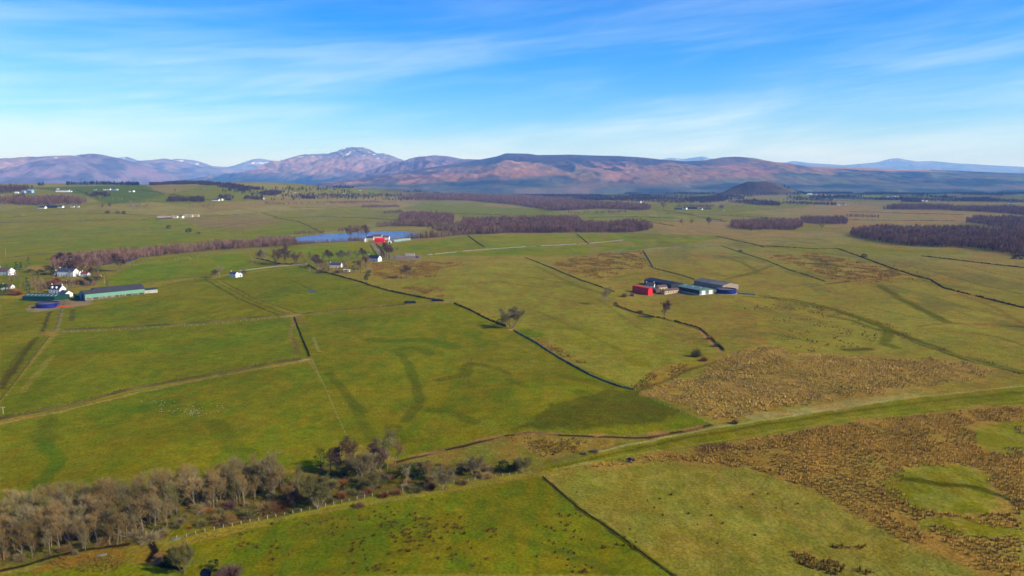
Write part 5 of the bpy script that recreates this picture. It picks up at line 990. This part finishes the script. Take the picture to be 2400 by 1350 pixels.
def gable(name, label, px, py, L, Wd, h, rise, rot, wall, roof, cat='building', win=0, win_back=False, chim=0, door=True, gwin=0, loc=None, over=.3, skirt=None, parts=None, group=None, dz=0.0):
    """a gabled building: x runs along the ridge, the face towards -y is the front"""
    p = at1(px, py) if loc is None else np.array(loc); e = empty(name, (p[0], p[1], p[2] - .1 + dz), math.radians(rot), label, cat, group); hw = Wd / 2; hl = L / 2
    MB().prism([(-hw, -.5), (hw, -.5), (hw, h), (0, h + rise), (-hw, h)], -hl, hl).build('wall', wall, e)
    k = rise / hw; R = MB(); th = .18
    for s in (-1, 1):
        a = (s * (hw + over), h - over * k + .03); b = (0, h + rise + .03); pr = [a, b, (b[0], b[1] + th), (a[0], a[1] + th)]
        R.prism(pr if s < 0 else pr[::-1], -hl - over, hl + over)
    rf = R.build('roof', roof, e)
    def chimney(x):
        M = MB().box(x - .45, x + .45, -.4, .4, h + rise * .6, h + rise + 1.1); c = M.build('chimney', wall, rf)
        MB().tube((x, 0, h + rise + 1.1), (x, 0, h + rise + 1.6), .16, .14, 6).build('chimney_pot', red_t, c) if False else None
    for x in ([-hl + .5, hl - .5, 0][:chim]): chimney(x)
    def opening(nm, m, x, y, z, w_, h_, ax):
        M = MB(); d = .04
        if ax == 'y': M.box(x - w_ / 2, x + w_ / 2, y - d, y + d, z, z + h_)
        else: M.box(x - d, x + d, y - w_ / 2, y + w_ / 2, z, z + h_)
        return M.build(nm, m, e)
    if win:
        floors = 2 if h > 4.2 and L < 22 else 1
        for fl in range(floors):
            for i in range(win):
                x = -hl + L * (i + .5) / win
                if door and fl == 0 and i == win // 2: opening('door', door_m, x, -hw, 0.1, 1.0, 2.1, 'y')
                else: opening('window', glass, x, -hw, .9 + fl * 2.6, 1.15, 1.25, 'y')
    for i in range(gwin): opening('window', glass, hl, (i - (gwin - 1) / 2) * 2.2, 1.0, 1.1, 1.25, 'x')
    if skirt: 
        M = MB(); M.box(-hl - .06, hl + .06, -hw - .06, hw + .06, -.5, 1.3); M.build('plinth', skirt, e)
    e['_h'] = h; del e['_h']
    return e, dict(hl=hl, hw=hw, h=h, rise=rise, opening=opening, roof=rf)
def rooflights(e, g, n, y_frac, m=pale_l, side=-1, w=1.0, l=2.4):
    k = g['rise'] / g['hw']
    for i in range(n):
        x = -g['hl'] + 2 * g['hl'] * (i + .5) / n; y0 = side * g['hw'] * (y_frac + l / 2 / g['hw']); y1 = side * g['hw'] * (y_frac - l / 2 / g['hw']); z = lambda y: g['h'] + g['rise'] - abs(y) * k + .225
        MB().add([(x - w / 2, y0, z(y0)), (x + w / 2, y0, z(y0)), (x + w / 2, y1, z(y1)), (x - w / 2, y1, z(y1)), (x - w / 2, y0, z(y0) + .05), (x + w / 2, y0, z(y0) + .05), (x + w / 2, y1, z(y1) + .05), (x - w / 2, y1, z(y1) + .05)], [(3, 2, 1, 0), (4, 5, 6, 7), (0, 1, 5, 4), (1, 2, 6, 5), (2, 3, 7, 6), (3, 0, 4, 7)]).build('roof_light', m, g['roof'])
def rel(px, py, dx, dy):
    p = at1(px, py); return (p[0] + dx, p[1] + dy, float(T(p[0] + dx, p[1] + dy)))
# --- the right-hand steading: red round-roofed barn, byre, sheds, slurry tower
A = -59
def round_barn(label, px, py, L, Wd, h, rise, rot, m, dz=0.0):
    p = at1(px, py); e = empty('round_roofed_barn', (p[0], p[1], p[2] - .1 + dz), math.radians(rot), label, 'barn'); hw = Wd / 2
    MB().prism([(-hw, -.5), (hw, -.5)] + [(hw * math.cos(t), h + rise * math.sin(t)) for t in np.linspace(0, math.pi, 11)], -L / 2, L / 2).build('wall', m, e)
    o = [((hw + .15) * math.cos(t), h + (rise + .12) * math.sin(t)) for t in np.linspace(-.03, math.pi + .03, 13)]; i = [((hw + .03) * math.cos(t), h + (rise + .02) * math.sin(t)) for t in np.linspace(-.03, math.pi + .03, 13)][::-1]
    M = MB(); n = len(o); pr = o + i
    M.add([(-L / 2 - .2, *q) for q in pr] + [(L / 2 + .2, *q) for q in pr], [(j, (j + 1) % (2 * n), 2 * n + (j + 1) % (2 * n), 2 * n + j) for j in range(2 * n)] + [(j, 2 * n - 1 - j, 2 * n - 2 - j, j + 1) for j in range(n - 1)] + [(2 * n + j + 1, 4 * n - 2 - j, 4 * n - 1 - j, 2 * n + j) for j in range(n - 1)]); M.build('roof', m, e)
    MB().box(L / 2 - .02, L / 2 + .05, -1.6, 1.6, .1, 3.4).build('door', red_s, e)
    return e
b0 = at1(1524, 692)          # near gable of the red barn
def step(o, rot, along, side):
    r = math.radians(rot); x = o[0] + math.cos(r) * along - math.sin(r) * side; y = o[1] + math.sin(r) * along + math.cos(r) * side; return (x, y, float(T(x, y)))
def px_of(p):
    v = Vector(p) - Vector((0, 0, HCAM)); f = v.y * CP - v.z * SP; u = v.y * SP + v.z * CP; return 1200 + v.x / f * F, 675 - u / f * F
c = step(b0, A, -12, 0); round_barn('bright red round-roofed barn at the left end of the right-hand farm', *px_of(c), 24, 5.8, 4.6, 2.4, A, red_s)
e, g = gable('stone_byre', 'long low beige stone byre with a row of dark windows', 0, 0, 27, 6.5, 3.0, 1.6, 31, stone_b, brown_t, 'byre', loc=rel(1576, 686, 0, 0), win=8, over=.2)
gable('link_shed', 'small dark lean shed between the red barn and the byre', 0, 0, 7, 6, 3.2, .8, 31, timber, brown_t, 'shed', loc=rel(1540, 687, 0, 3), over=.2)
gable('farmhouse', 'small white gabled farmhouse behind the red barn', 0, 0, 9, 6.5, 4.6, 2.8, -20, white, slate, 'house', loc=rel(1527, 680, 0, 8), chim=2, gwin=2, win=3)
gable('farm_cottage', 'brown-roofed outbuilding beside the white farmhouse', 0, 0, 12, 6, 3.0, 1.8, 31, stone_b, brown_t, 'outbuilding', loc=rel(1552, 680, 0, 6), win=3)
s0 = at1(1657, 690); A2 = -63
e, g = gable('green_shed', 'grey-green roofed cattle shed with two white doors', 0, 0, 34, 19, 5.0, 1.9, A2, g_roof, g_roof, 'shed', loc=step(s0, A2, -17, 0), skirt=conc)
for y in (-4.6, 4.6): MB().box(g['hl'] - .02, g['hl'] + .12, y - 2.3, y + 2.3, .4, 4.4).build('door', white, e)
rooflights(e, g, 3, .35); rooflights(e, g, 3, .45, side=1)
MB().box(-g['hl'] + .2, g['hl'] - .2, -g['hw'] - .08, -g['hw'] - .01, 1.35, g['h'] - .1).build('side_shade', navy, e)  # navy sheet: shade of the sunless long wall put into colour
gable('dark_shed', 'long dark-roofed shed behind the byre', 0, 0, 46, 17, 5.0, 2.0, A2, navy, navy, 'shed', loc=rel(1566, 676, 0, 24))  # shade of the slope turned from the sun put into the roof colour
gable('grey_shed', 'grey-roofed shed with pale gable edge behind the blue tank', 0, 0, 44, 22, 5.2, 2.4, A2, tan_roof, fib, 'shed', loc=rel(1690, 679, 0, 20))
def tank(label, px, py, dia, h, grass=False):
    p = at1(px, py); e = empty('slurry_tank', (p[0], p[1] + dia / 2, p[2]), 0, label, 'slurry tank'); r = dia / 2; n = 40; M = MB()
    ring = lambda r, z: [(r * math.cos(2 * math.pi * k / n), r * math.sin(2 * math.pi * k / n), z) for k in range(n)]
    def shell(r0, r1, z0, z1):
        M = MB(); b = ring(r0, z0) + ring(r0, z1) + ring(r1, z1) + ring(r1, z0); f = []
        for j in range(4): f += [(j * n + k, j * n + (k + 1) % n, ((j + 1) % 4) * n + (k + 1) % n, ((j + 1) % 4) * n + k) for k in range(n)]
        return M.add(b, f)
    shell(r, r - .15, -.4, h).build('wall', blue_t, e)
    for z in (h * .33, h * .66): shell(r + .07, r + .003, z - .10, z + .10).build('band', blue_l, e)
    shell(r + .12, r - .2, h + .003, h + .16).build('rim', blue_l, e)
    MB().add(ring(r - .16, h * .8) + [(0, 0, h * .8)], [(k, (k + 1) % n, n) for k in range(n)]).build('slurry', slurry, e)
    shell(r + 1.2, r + .02, -.3, .12).build('base_slab', conc, e)
    L = MB(); x = r + .35
    for s in (-.25, .25): L.tube((x, s, 0), (x, s, h + .6), .04, .04, 4)
    for k in range(8): L.tube((x, -.25, .4 + k * .42), (x, .25, .4 + k * .42), .03, .03, 4)
    L.build('ladder', conc, e)
    return e
tank('round blue slurry tank at the right end of the right-hand farm', 1709, 690, 19.5, 4.2)
tank('round blue slurry tank in front of the left farm', 97, 724, 18.5, 4.0)
MB_ = MB().box(-9, 9, -.25, .25, -.3, 1.6); o = MB_.build('yard_wall', conc); o.location = rel(1735, 690, 6, 0); o.rotation_euler.z = math.radians(-30); tag(o, 'low dark yard wall right of the blue tank', 'wall')
gable('tool_shed', 'little rust-brown hut left of the red barn', 1482, 694, 4, 3, 2.0, 1.0, -20, rust_m, brown_t, 'hut')
# --- the left-hand farm
B0 = at1(200, 706); RA = 45
mid = step(B0, RA, 26.5, 8.5)
e, g = gable('green_barn', 'long barn with pale green side wall and grey roof at the left farm', 0, 0, 53, 17, 5.6, 2.6, RA, g_sheet, fib_d, 'barn', loc=mid, skirt=None)
MB().box(-g['hl'] - .08, -g['hl'] - .01, -g['hw'] + .1, g['hw'] - .1, -.4, g['h'] + .2).build('gable_shade', b_shade, e)  # bluish shade of the sunless gable, painted as a sheet over it
MB().box(-g['hl'] - .16, -g['hl'] - .085, -3.0, 1.8, 0, 4.6).build('door_opening', dark_in, e)
MB().box(-g['hl'], g['hl'], -g['hw'] - .07, -g['hw'] - .01, -.4, 2.0).build('feed_opening', mat('feed_barrier', (120, 108, 92), .9, .4, .5, var2=(60, 54, 46)), e)
for i in range(10):
    x = -g['hl'] + .3 + i * (2 * g['hl'] - .6) / 9; MB().box(x - .18, x + .18, -g['hw'] - .35, -g['hw'] - .08, -.4, 2.6).build('post', conc, e)
gable('grey_shed', 'grey-roofed shed joined behind the long green barn', 0, 0, 44, 18, 5.6, 2.4, RA, g_dark, fib_d, 'shed', loc=step(mid, RA, 10, 18.5))
gable('lean_to', 'green lean-to at the far end of the long green barn', 0, 0, 14, 10, 3.6, 1.2, RA, conc, g_dark, 'shed', loc=step(mid, RA, 34, 3))
gable('small_green_shed', 'low dark green shed behind the silage yard', 0, 0, 16, 9, 3.6, 1.2, RA, g_dark, g_dark, 'shed', loc=step(mid, RA, -20, 19))
e, g = gable('dark_green_shed', 'dark green shed with pale roof lights left of the blue tank', 0, 0, 34, 20, 4.2, 2.0, -8, g_dark, g_dark, 'shed', loc=rel(92, 707, 0, 11)); rooflights(e, g, 8, .5, w=.7, l=3.5)
e, g = gable('dormer_farmhouse', 'white farmhouse with navy slate roof and two dormers', 0, 0, 13.5, 8, 4.6, 3.6, -14, white, slate_d, 'house', loc=rel(112, 693, 0, 16), win=4, chim=2, gwin=2)
for x in (-3, 2.2):
    D_ = MB().prism([(x - .9, 0), (x + .9, 0), (x + .9, 1.5), (x, 2.4), (x - .9, 1.5)], 0, 3.0); v = [(b_, -4.05 + a_, g['h'] - .1 + c_) for a_, b_, c_ in D_.v]; D_.v = v; d_ = D_.build('dormer', white, e)
    MB().box(x - .45, x + .45, -4.10, -4.02, g['h'] + .3, g['h'] + 1.4).build('pane', glass, d_)
gable('farm_outbuilding', 'white-gabled outbuilding with grey roof beside the dormer farmhouse', 0, 0, 11, 7.5, 3.4, 2.6, -30, white, slate, 'outbuilding', loc=rel(146, 697, 0, 6), gwin=1, win=2)
o = MB().box(-11, 11, -.2, .2, -.3, 1.0).build('silage_clamp_wall', rust_m); o.location = rel(170, 718, 0, 0); o.rotation_euler.z = math.radians(20); tag(o, 'rust-red low wall along the left farmyard', 'wall')
o = MB().box(-5, 5, -.2, .2, -.3, .9).build('silage_clamp_wall', rust_m); o.location = rel(132, 720, 0, 0); o.rotation_euler.z = math.radians(8); tag(o, 'short rust-red wall beside the left blue tank', 'wall')
o = MB().prism([(-5, -.4), (5, -.4), (4.2, 2.2), (1.5, 3.0), (-2, 2.8), (-4.4, 1.6)], -6, 6).build('silage_heap', mat('silage', (98, 82, 58), .95, .25, .6)); o.location = rel(131, 714, 0, 6); o.rotation_euler.z = .2; tag(o, 'brown silage heap behind the left blue tank', 'silage heap')
def van(label, px, py, rot, m, L=4.6):
    p = at1(px, py); e = empty('van', tuple(p), math.radians(rot), label, 'van'); w = .95
    MB().add([(x, y, z) for y in (-w, w) for x, z in ((-L / 2, .4), (L / 2, .4), (L / 2, 1.0), (L / 2 - .7, 1.25), (L / 2 - 1.4, 2.0), (-L / 2, 2.05))], [(5, 4, 3, 2, 1, 0), (6, 7, 8, 9, 10, 11)] + [(i, (i + 1) % 6, 6 + (i + 1) % 6, 6 + i) for i in range(6)]).build('body', m, e)
    MB().add([(L / 2 - .72, -.8, 1.28), (L / 2 - .72, .8, 1.28), (L / 2 - 1.36, .8, 1.98), (L / 2 - 1.36, -.8, 1.98)], [(0, 1, 2, 3)]).build('windscreen', glass, e)
    for x in (-1.4, 1.4):
        for s in (-1, 1): MB().tube((x, s * .78, .33), (x, s * 1.0, .33), .33, .33, 12).build('wheel', dark_in, e)
    return e
van('white van parked at the right end of the long green barn', 331, 686, 10, white)
van('dark van parked in the gravel yard by the pasture', 978, 604, 15, navy)
# --- houses nearer by
def house(label, px, py, wpx, hpx, rot, wall=white, roof=slate, depth=.6, win=0, chim=1, name='house', cat='house', rise=.75, gwin=1, **kw):
    p = at1(px, py); s = scale_at(p); L = wpx / s; h = max(2.4, hpx / s); W_ = max(4.5, min(L * depth, 10)); return gable(name, label, px, py, L, W_, h, W_ / 2 * rise, rot, wall, roof, cat, win=win, chim=chim, gwin=gwin, loc=rel(px, py, 0, W_ / 2), **kw)
house('white house with brown roof cut by the left edge', 8, 645, 34, 10, -14, roof=brown_t, win=4, gwin=2)
e, g = house('long white house with slate roof among dark conifers', 155, 648, 44, 12, -12, roof=slate, win=6, gwin=2, depth=.4)
house('white wing with grey roof on the right of the long white house', 179, 646, 16, 7, -12, roof=slate, win=2, name='house_wing')
house('white cottage with red roof right of the long white house', 198, 648, 18, 7, -10, roof=red_t, win=3)
house('small white cottage alone in the pasture', 547, 650, 18, 9, -20, roof=slate, win=2, gwin=1); house('white porch building joined to the small cottage', 562, 649, 11, 8, -70, roof=slate, win=0, gwin=1, name='annexe', chim=0)
house('white bungalow with grey hipped-looking roof in a garden', 786, 627, 28, 6, -8, roof=slate, win=4, depth=.5)
house('white house with dark slate roof beside the big purple tree', 876, 613, 30, 8, -22, roof=slate_d, win=4); house('little white-walled garage left of the dark-roofed house', 852, 612, 10, 5, -20, roof=slate_d, name='garage', cat='garage', chim=0)
e, g = house('white static caravan in the bungalow garden', 812, 637, 14, 4, -10, wall=cream, roof=pale_l, name='caravan', cat='caravan', rise=.25, chim=0, win=3)
house('white gable-ended cottage, leftmost of the lochside farm', 857, 567, 12, 7, -75, win=0, gwin=1); house('cream farmhouse in the middle of the lochside farm', 868, 563, 16, 6, -10, wall=cream, win=3)
house('bright red shed of the lochside farm', 889, 569, 22, 8, 0, wall=red_s, roof=red_s, name='red_shed', cat='shed', chim=0, rise=.5, gwin=0); house('white barn behind the red lochside shed', 885, 562, 20, 8, -5, roof=brown_t, name='barn', cat='barn', chim=0, gwin=0)
house('white byre with brown roof right of the red lochside shed', 904, 562, 16, 6, -5, roof=brown_t, name='byre', cat='byre', chim=0, win=2, gwin=0); e, g = house('white gabled shed with dark arch at the lochside farm', 913, 570, 11, 6, -85, name='shed', cat='shed', chim=0, gwin=0)
MB().box(g['hl'] + .01, g['hl'] + .1, -1.6, 1.6, 0, 3.0).build('door_opening', dark_in, e)
for i, (px, py) in enumerate([(930, 566), (942, 564), (953, 563)]): gable('polytunnel', ['pale green polytunnel, nearest the white arch shed', 'pale green polytunnel in the middle of the three', 'pale green polytunnel, rightmost of the three'][i], px, py, 15, 7, 1.8, 1.8, 35, mat('tunnel_film', (140, 160, 150), .4, .1, .5), mat('tunnel_film', (140, 160, 150)), 'polytunnel', over=.05)
gable('container_shed', 'pale flat-sided store at the head of the gravel yard', 961, 599, 14, 6, 3.2, .5, 0, conc, tan_roof, 'store')
house('small white wing at the left of the long white house', 133, 645, 12, 7, -12, roof=slate, win=1, name='house_wing'); house('little pink-walled hut right of the red-roofed cottage', 229, 650, 9, 4, -20, wall=cream, roof=red_t, name='hut', cat='hut', chim=0); house('white bungalow half hidden by bushes at the left edge', 14, 678, 24, 5, -5, roof=brown_t, win=3)
# --- distant farms: every house its own object
far_list = [
 (146, 450, 31, 4, 0, white, fib, 'long white mill-like building on the left hill', 2.2), (135, 447, 5, 6, 0, white, slate, 'small white tower block at the left end of the long white building', 0), (163, 450, 8, 2.4, 0, white, slate, 'white cottage right of the long white building', 0),
 (54, 452, 10, 4, -20, sky_bl, sky_bl, 'pale blue shed on the left hill, left one', 0), (70, 452, 14, 6, -20, sky_bl, sky_bl, 'pale blue shed on the left hill, tall right one', 0), (38, 453, 8, 2, 0, white, pale_l, 'low white sheds left of the pale blue sheds', 0),
 (244, 446, 5, 3, 0, white, slate, 'white house on the skyline farm, leftmost', 0), (254, 446, 9, 3.6, -10, white, slate, 'white house in the middle of the skyline farm', 0), (266, 446, 9, 2.6, 0, sky_bl, slate, 'grey-blue shed of the skyline farm', 0), (274, 446, 4, 3.4, 0, white, slate, 'white house at the right end of the skyline farm', 0), (222, 446, 6, 2.6, 0, sky_bl, fib, 'small grey shed left of the skyline farm', 0),
 (303, 450, 4, 2, 0, white, slate, 'tiny white cottage under the pines', 0), (312, 450, 9, 3, -50, white, slate, 'white gabled cottage right of the pines', 0),
 (97, 489, 18, 3, -10, white, slate_d, 'white cottage at the left end of the roadside row', 0), (121, 487, 26, 2.2, 0, navy, slate_d, 'long dark-roofed shed in the roadside row', 0), (140, 487, 14, 3, -10, white, slate_d, 'white cottage right of the dark roadside shed', 0), (169, 486, 8, 2.4, 0, white, slate, 'small white house alone right of the roadside row', 0), (182, 486, 5, 1.8, 0, white, slate, 'tiny white hut at the end of the roadside row', 0),
 (504, 471, 18, 3, -5, white, slate, 'long white house on the hill brow', 0), (520, 470, 8, 4, -60, white, slate, 'white gable house on the hill brow', 0), (534, 469, 12, 2, 0, navy, slate_d, 'dark shed on the hill brow', 0), (615, 467, 10, 3, -40, white, slate, 'white cottage below the scrubby crest', 0),
 (377, 514, 18, 4.5, 10, timber, tan_roof, 'open-fronted brown barn at the left of the tan farm', 0), (394, 513, 14, 4.5, 10, brown_t, tan_roof, 'brown shed in the tan farm', 0), (409, 511, 13, 4, -5, cream, tan_roof, 'cream cottage of the tan farm', 0), (424, 511, 12, 4.5, -30, white, slate, 'white house in the middle of the tan farm', 0), (440, 509, 20, 4, 0, stone_b, tan_roof, 'long stone barn of the tan farm', 0), (458, 508, 14, 3.5, 0, stone_b, tan_roof, 'stone barn at the right end of the tan farm', 0),
 (946, 444, 12, 2, 0, white, slate, 'white farmhouse on the small green rise', 0), (938, 444, 5, 2, 0, white, slate, 'white cottage on the small green rise', 0), (693, 451, 7, 1.5, 0, white, slate, 'white cottage on the far plain left of the rise', 0), (806, 454, 5, 2, 0, white, slate, 'white house beyond the left woods', 0),
 (1478, 465, 9, 2.4, -10, white, slate, 'white house above the long wood, upper one', 0), (1498, 475, 10, 3, -35, white, slate, 'white house above the long wood, right one', 0), (1436, 462, 5, 2, 0, cream, tan_roof, 'pale cottage at the edge of the long wood', 0),
 (1590, 492, 16, 3, 0, timber, slate_d, 'dark barn at the left of the far farm', 0), (1606, 491, 10, 4, -50, white, slate_d, 'white gabled house of the far farm', 0), (1622, 490, 24, 4, 0, navy, slate_d, 'dark shed in the middle of the far farm', 0), (1643, 492, 8, 3, -50, white, slate_d, 'white gabled house at the right of the far farm', 0), (1660, 491, 14, 3, 0, timber, slate, 'dark shed at the right of the far farm', 0), (1697, 494, 4, 1.8, 0, white, slate, 'tiny white hut in the pasture right of the far farm', 0),
 (1889, 457, 7, 2.4, -30, white, slate, 'white house beside the knoll, leftmost', 0), (1899, 456, 11, 3, 0, white, slate, 'white house beside the knoll, second', 0), (1911, 457, 8, 2.6, -30, white, slate, 'white gabled house beside the knoll, third', 0), (1927, 457, 12, 2.2, 0, brown_t, red_t, 'brown-roofed house beside the knoll', 0), (1936, 458, 5, 2, 0, white, slate, 'white hut at the right of the knoll houses', 0), (1955, 458, 10, 2, 0, cream, slate, 'pale house furthest right of the knoll houses', 0),
 (1967, 481, 5, 2.4, 0, white, slate, 'small white cottage in the tan moor, left one', 0), (1978, 481, 8, 3.4, -40, white, slate, 'white gabled cottage in the tan moor, right one', 0), (2086, 462, 9, 2.2, 0, white, slate, 'white house on the far plain, left of a pair', 0), (2100, 461, 12, 2.2, 0, white, slate, 'white house on the far plain, right of a pair', 0), (2163, 471, 5, 2.4, 0, white, slate, 'small white cottage by the bare copse, left one', 0), (2172, 472, 4, 2.8, 0, white, slate, 'small white cottage by the bare copse, right one', 0),
 (2371, 478, 10, 3, -20, white, slate, 'white house near the right edge of the plain', 0), (1208, 436.5, 12, 1.6, 0, white, white, 'white hotel-like house on the loch shore', 0), (1196, 436.5, 5, 1.5, 0, white, slate, 'small white house on the loch shore', 0), (1260, 455, 5, 1.8, 0, white, slate, 'white house beyond the long wood, left one', 0), (1343, 454, 4, 1.6, 0, white, slate, 'white house beyond the long wood, right one', 0),
 (1478, 437.5, 10, 1.5, 0, white, slate, 'white farm on the far shore plain', 0), (1625, 437, 5, 1.3, 0, cream, slate, 'pale house on the far plain under the moor', 0), (1710, 436, 10, 1.3, 0, cream, slate, 'pale long house left of the knoll top', 0), (2155, 439, 4, 1.3, 0, white, slate, 'white speck of a house under the dark forest, left', 0), (2182, 452, 5, 1.6, 0, white, slate, 'white house on the far right plain', 0), (2225, 448, 4, 1.4, 0, white, slate, 'white house on the far right plain, farther one', 0), (843, 447, 5, 1.5, 0, white, slate, 'white house on the wooded plain under the high mountain', 0)]
for px, py, wpx, hpx, rot, wl, rf, lab, wn in far_list:
    p = at1(px, py); s = scale_at(p); L = wpx / s; h = hpx / s * .8; house(lab, px, py, wpx, hpx * .8, rot, wl, rf, depth=.5, win=(2 if wl in (white, cream) and p[1] < 3200 else 0), chim=(1 if wl in (white, cream) and p[1] < 3500 else 0), gwin=0, name='cottage' if wl in (white, cream) else 'farm_shed', cat='house' if wl in (white, cream) else 'shed')
# --- bales, poles
wrap = mat('bale_wrap', (20, 22, 30), .25, .1, 2, .6)
bale = MB(); bale.tube((-.62, 0, .65), (.62, 0, .65), .66, .66, 14); bd = bale.build('silage_bale', wrap, smooth=False); BALE = bd.data; bpy.data.objects.remove(bd)
def bales(px, py, rows, label, group):
    p = at1(px, py)
    for r, (n, z) in enumerate(rows):
        for k in range(n):
            o = bpy.data.objects.new('silage_bale', BALE); COL.objects.link(o); o.location = (p[0] + (k - (n - 1) / 2) * 1.4 + rnd.uniform(-.05, .05), p[1] + (r % 2) * 1.4, p[2] + z); o.rotation_euler.z = math.pi / 2 + rnd.uniform(-.1, .1); tag(o, label, 'silage bale', group)
bales(961, 711, [(8, 0), (8, 0), (7, 1.22)], 'black wrapped silage bale in the long stack on the field wall', 'stack of black bales, left')
bales(1021, 706, [(6, 0), (6, 0), (5, 1.22), (3, 0)], 'black wrapped silage bale in the heap at the end of the black hedge', 'heap of black bales, right')
def pole(label, px, py, h=8.5):
    p = at1(px, py); e = empty('utility_pole', tuple(p), .4, label, 'utility pole'); MB().tube((0, 0, -.3), (0, 0, h), .16, .11, 8).build('pole', post_m, e); MB().box(-.9, .9, -.06, .06, h - .5, h - .36).build('crossarm', post_m, e)
    for x in (-.8, 0, .8): MB().tube((x, 0, h - .36), (x, 0, h - .12), .05, .04, 6).build('insulator', white, e)
for px, py, h, l in [(14, 600, 11, 'pale pole standing in the left pasture'), (157, 675, 8.5, 'pole beside the white outbuilding of the left farm'), (245, 665, 8.5, 'pole behind the long green barn'), (1420, 660, 9, 'pole beside the old track to the red barn'), (868, 592, 9, 'pole in the pasture left of the farm lane'), (8, 970, 3.5, 'short pale post by the slanting wall at the left edge')]: pole(l, px, py, h)
for px, py, rz, l in [(412, 1265, .25, 'grey concrete slab at the start of the wire fence'), (238, 1302, .3, 'grey concrete slab at the edge of the wood')]:
    o = MB().box(-1.3, 1.3, -.4, .4, -.2, .4).build('concrete_trough', stone_m); o.location = at1(px, py); o.rotation_euler.z = rz; tag(o, l, 'trough')
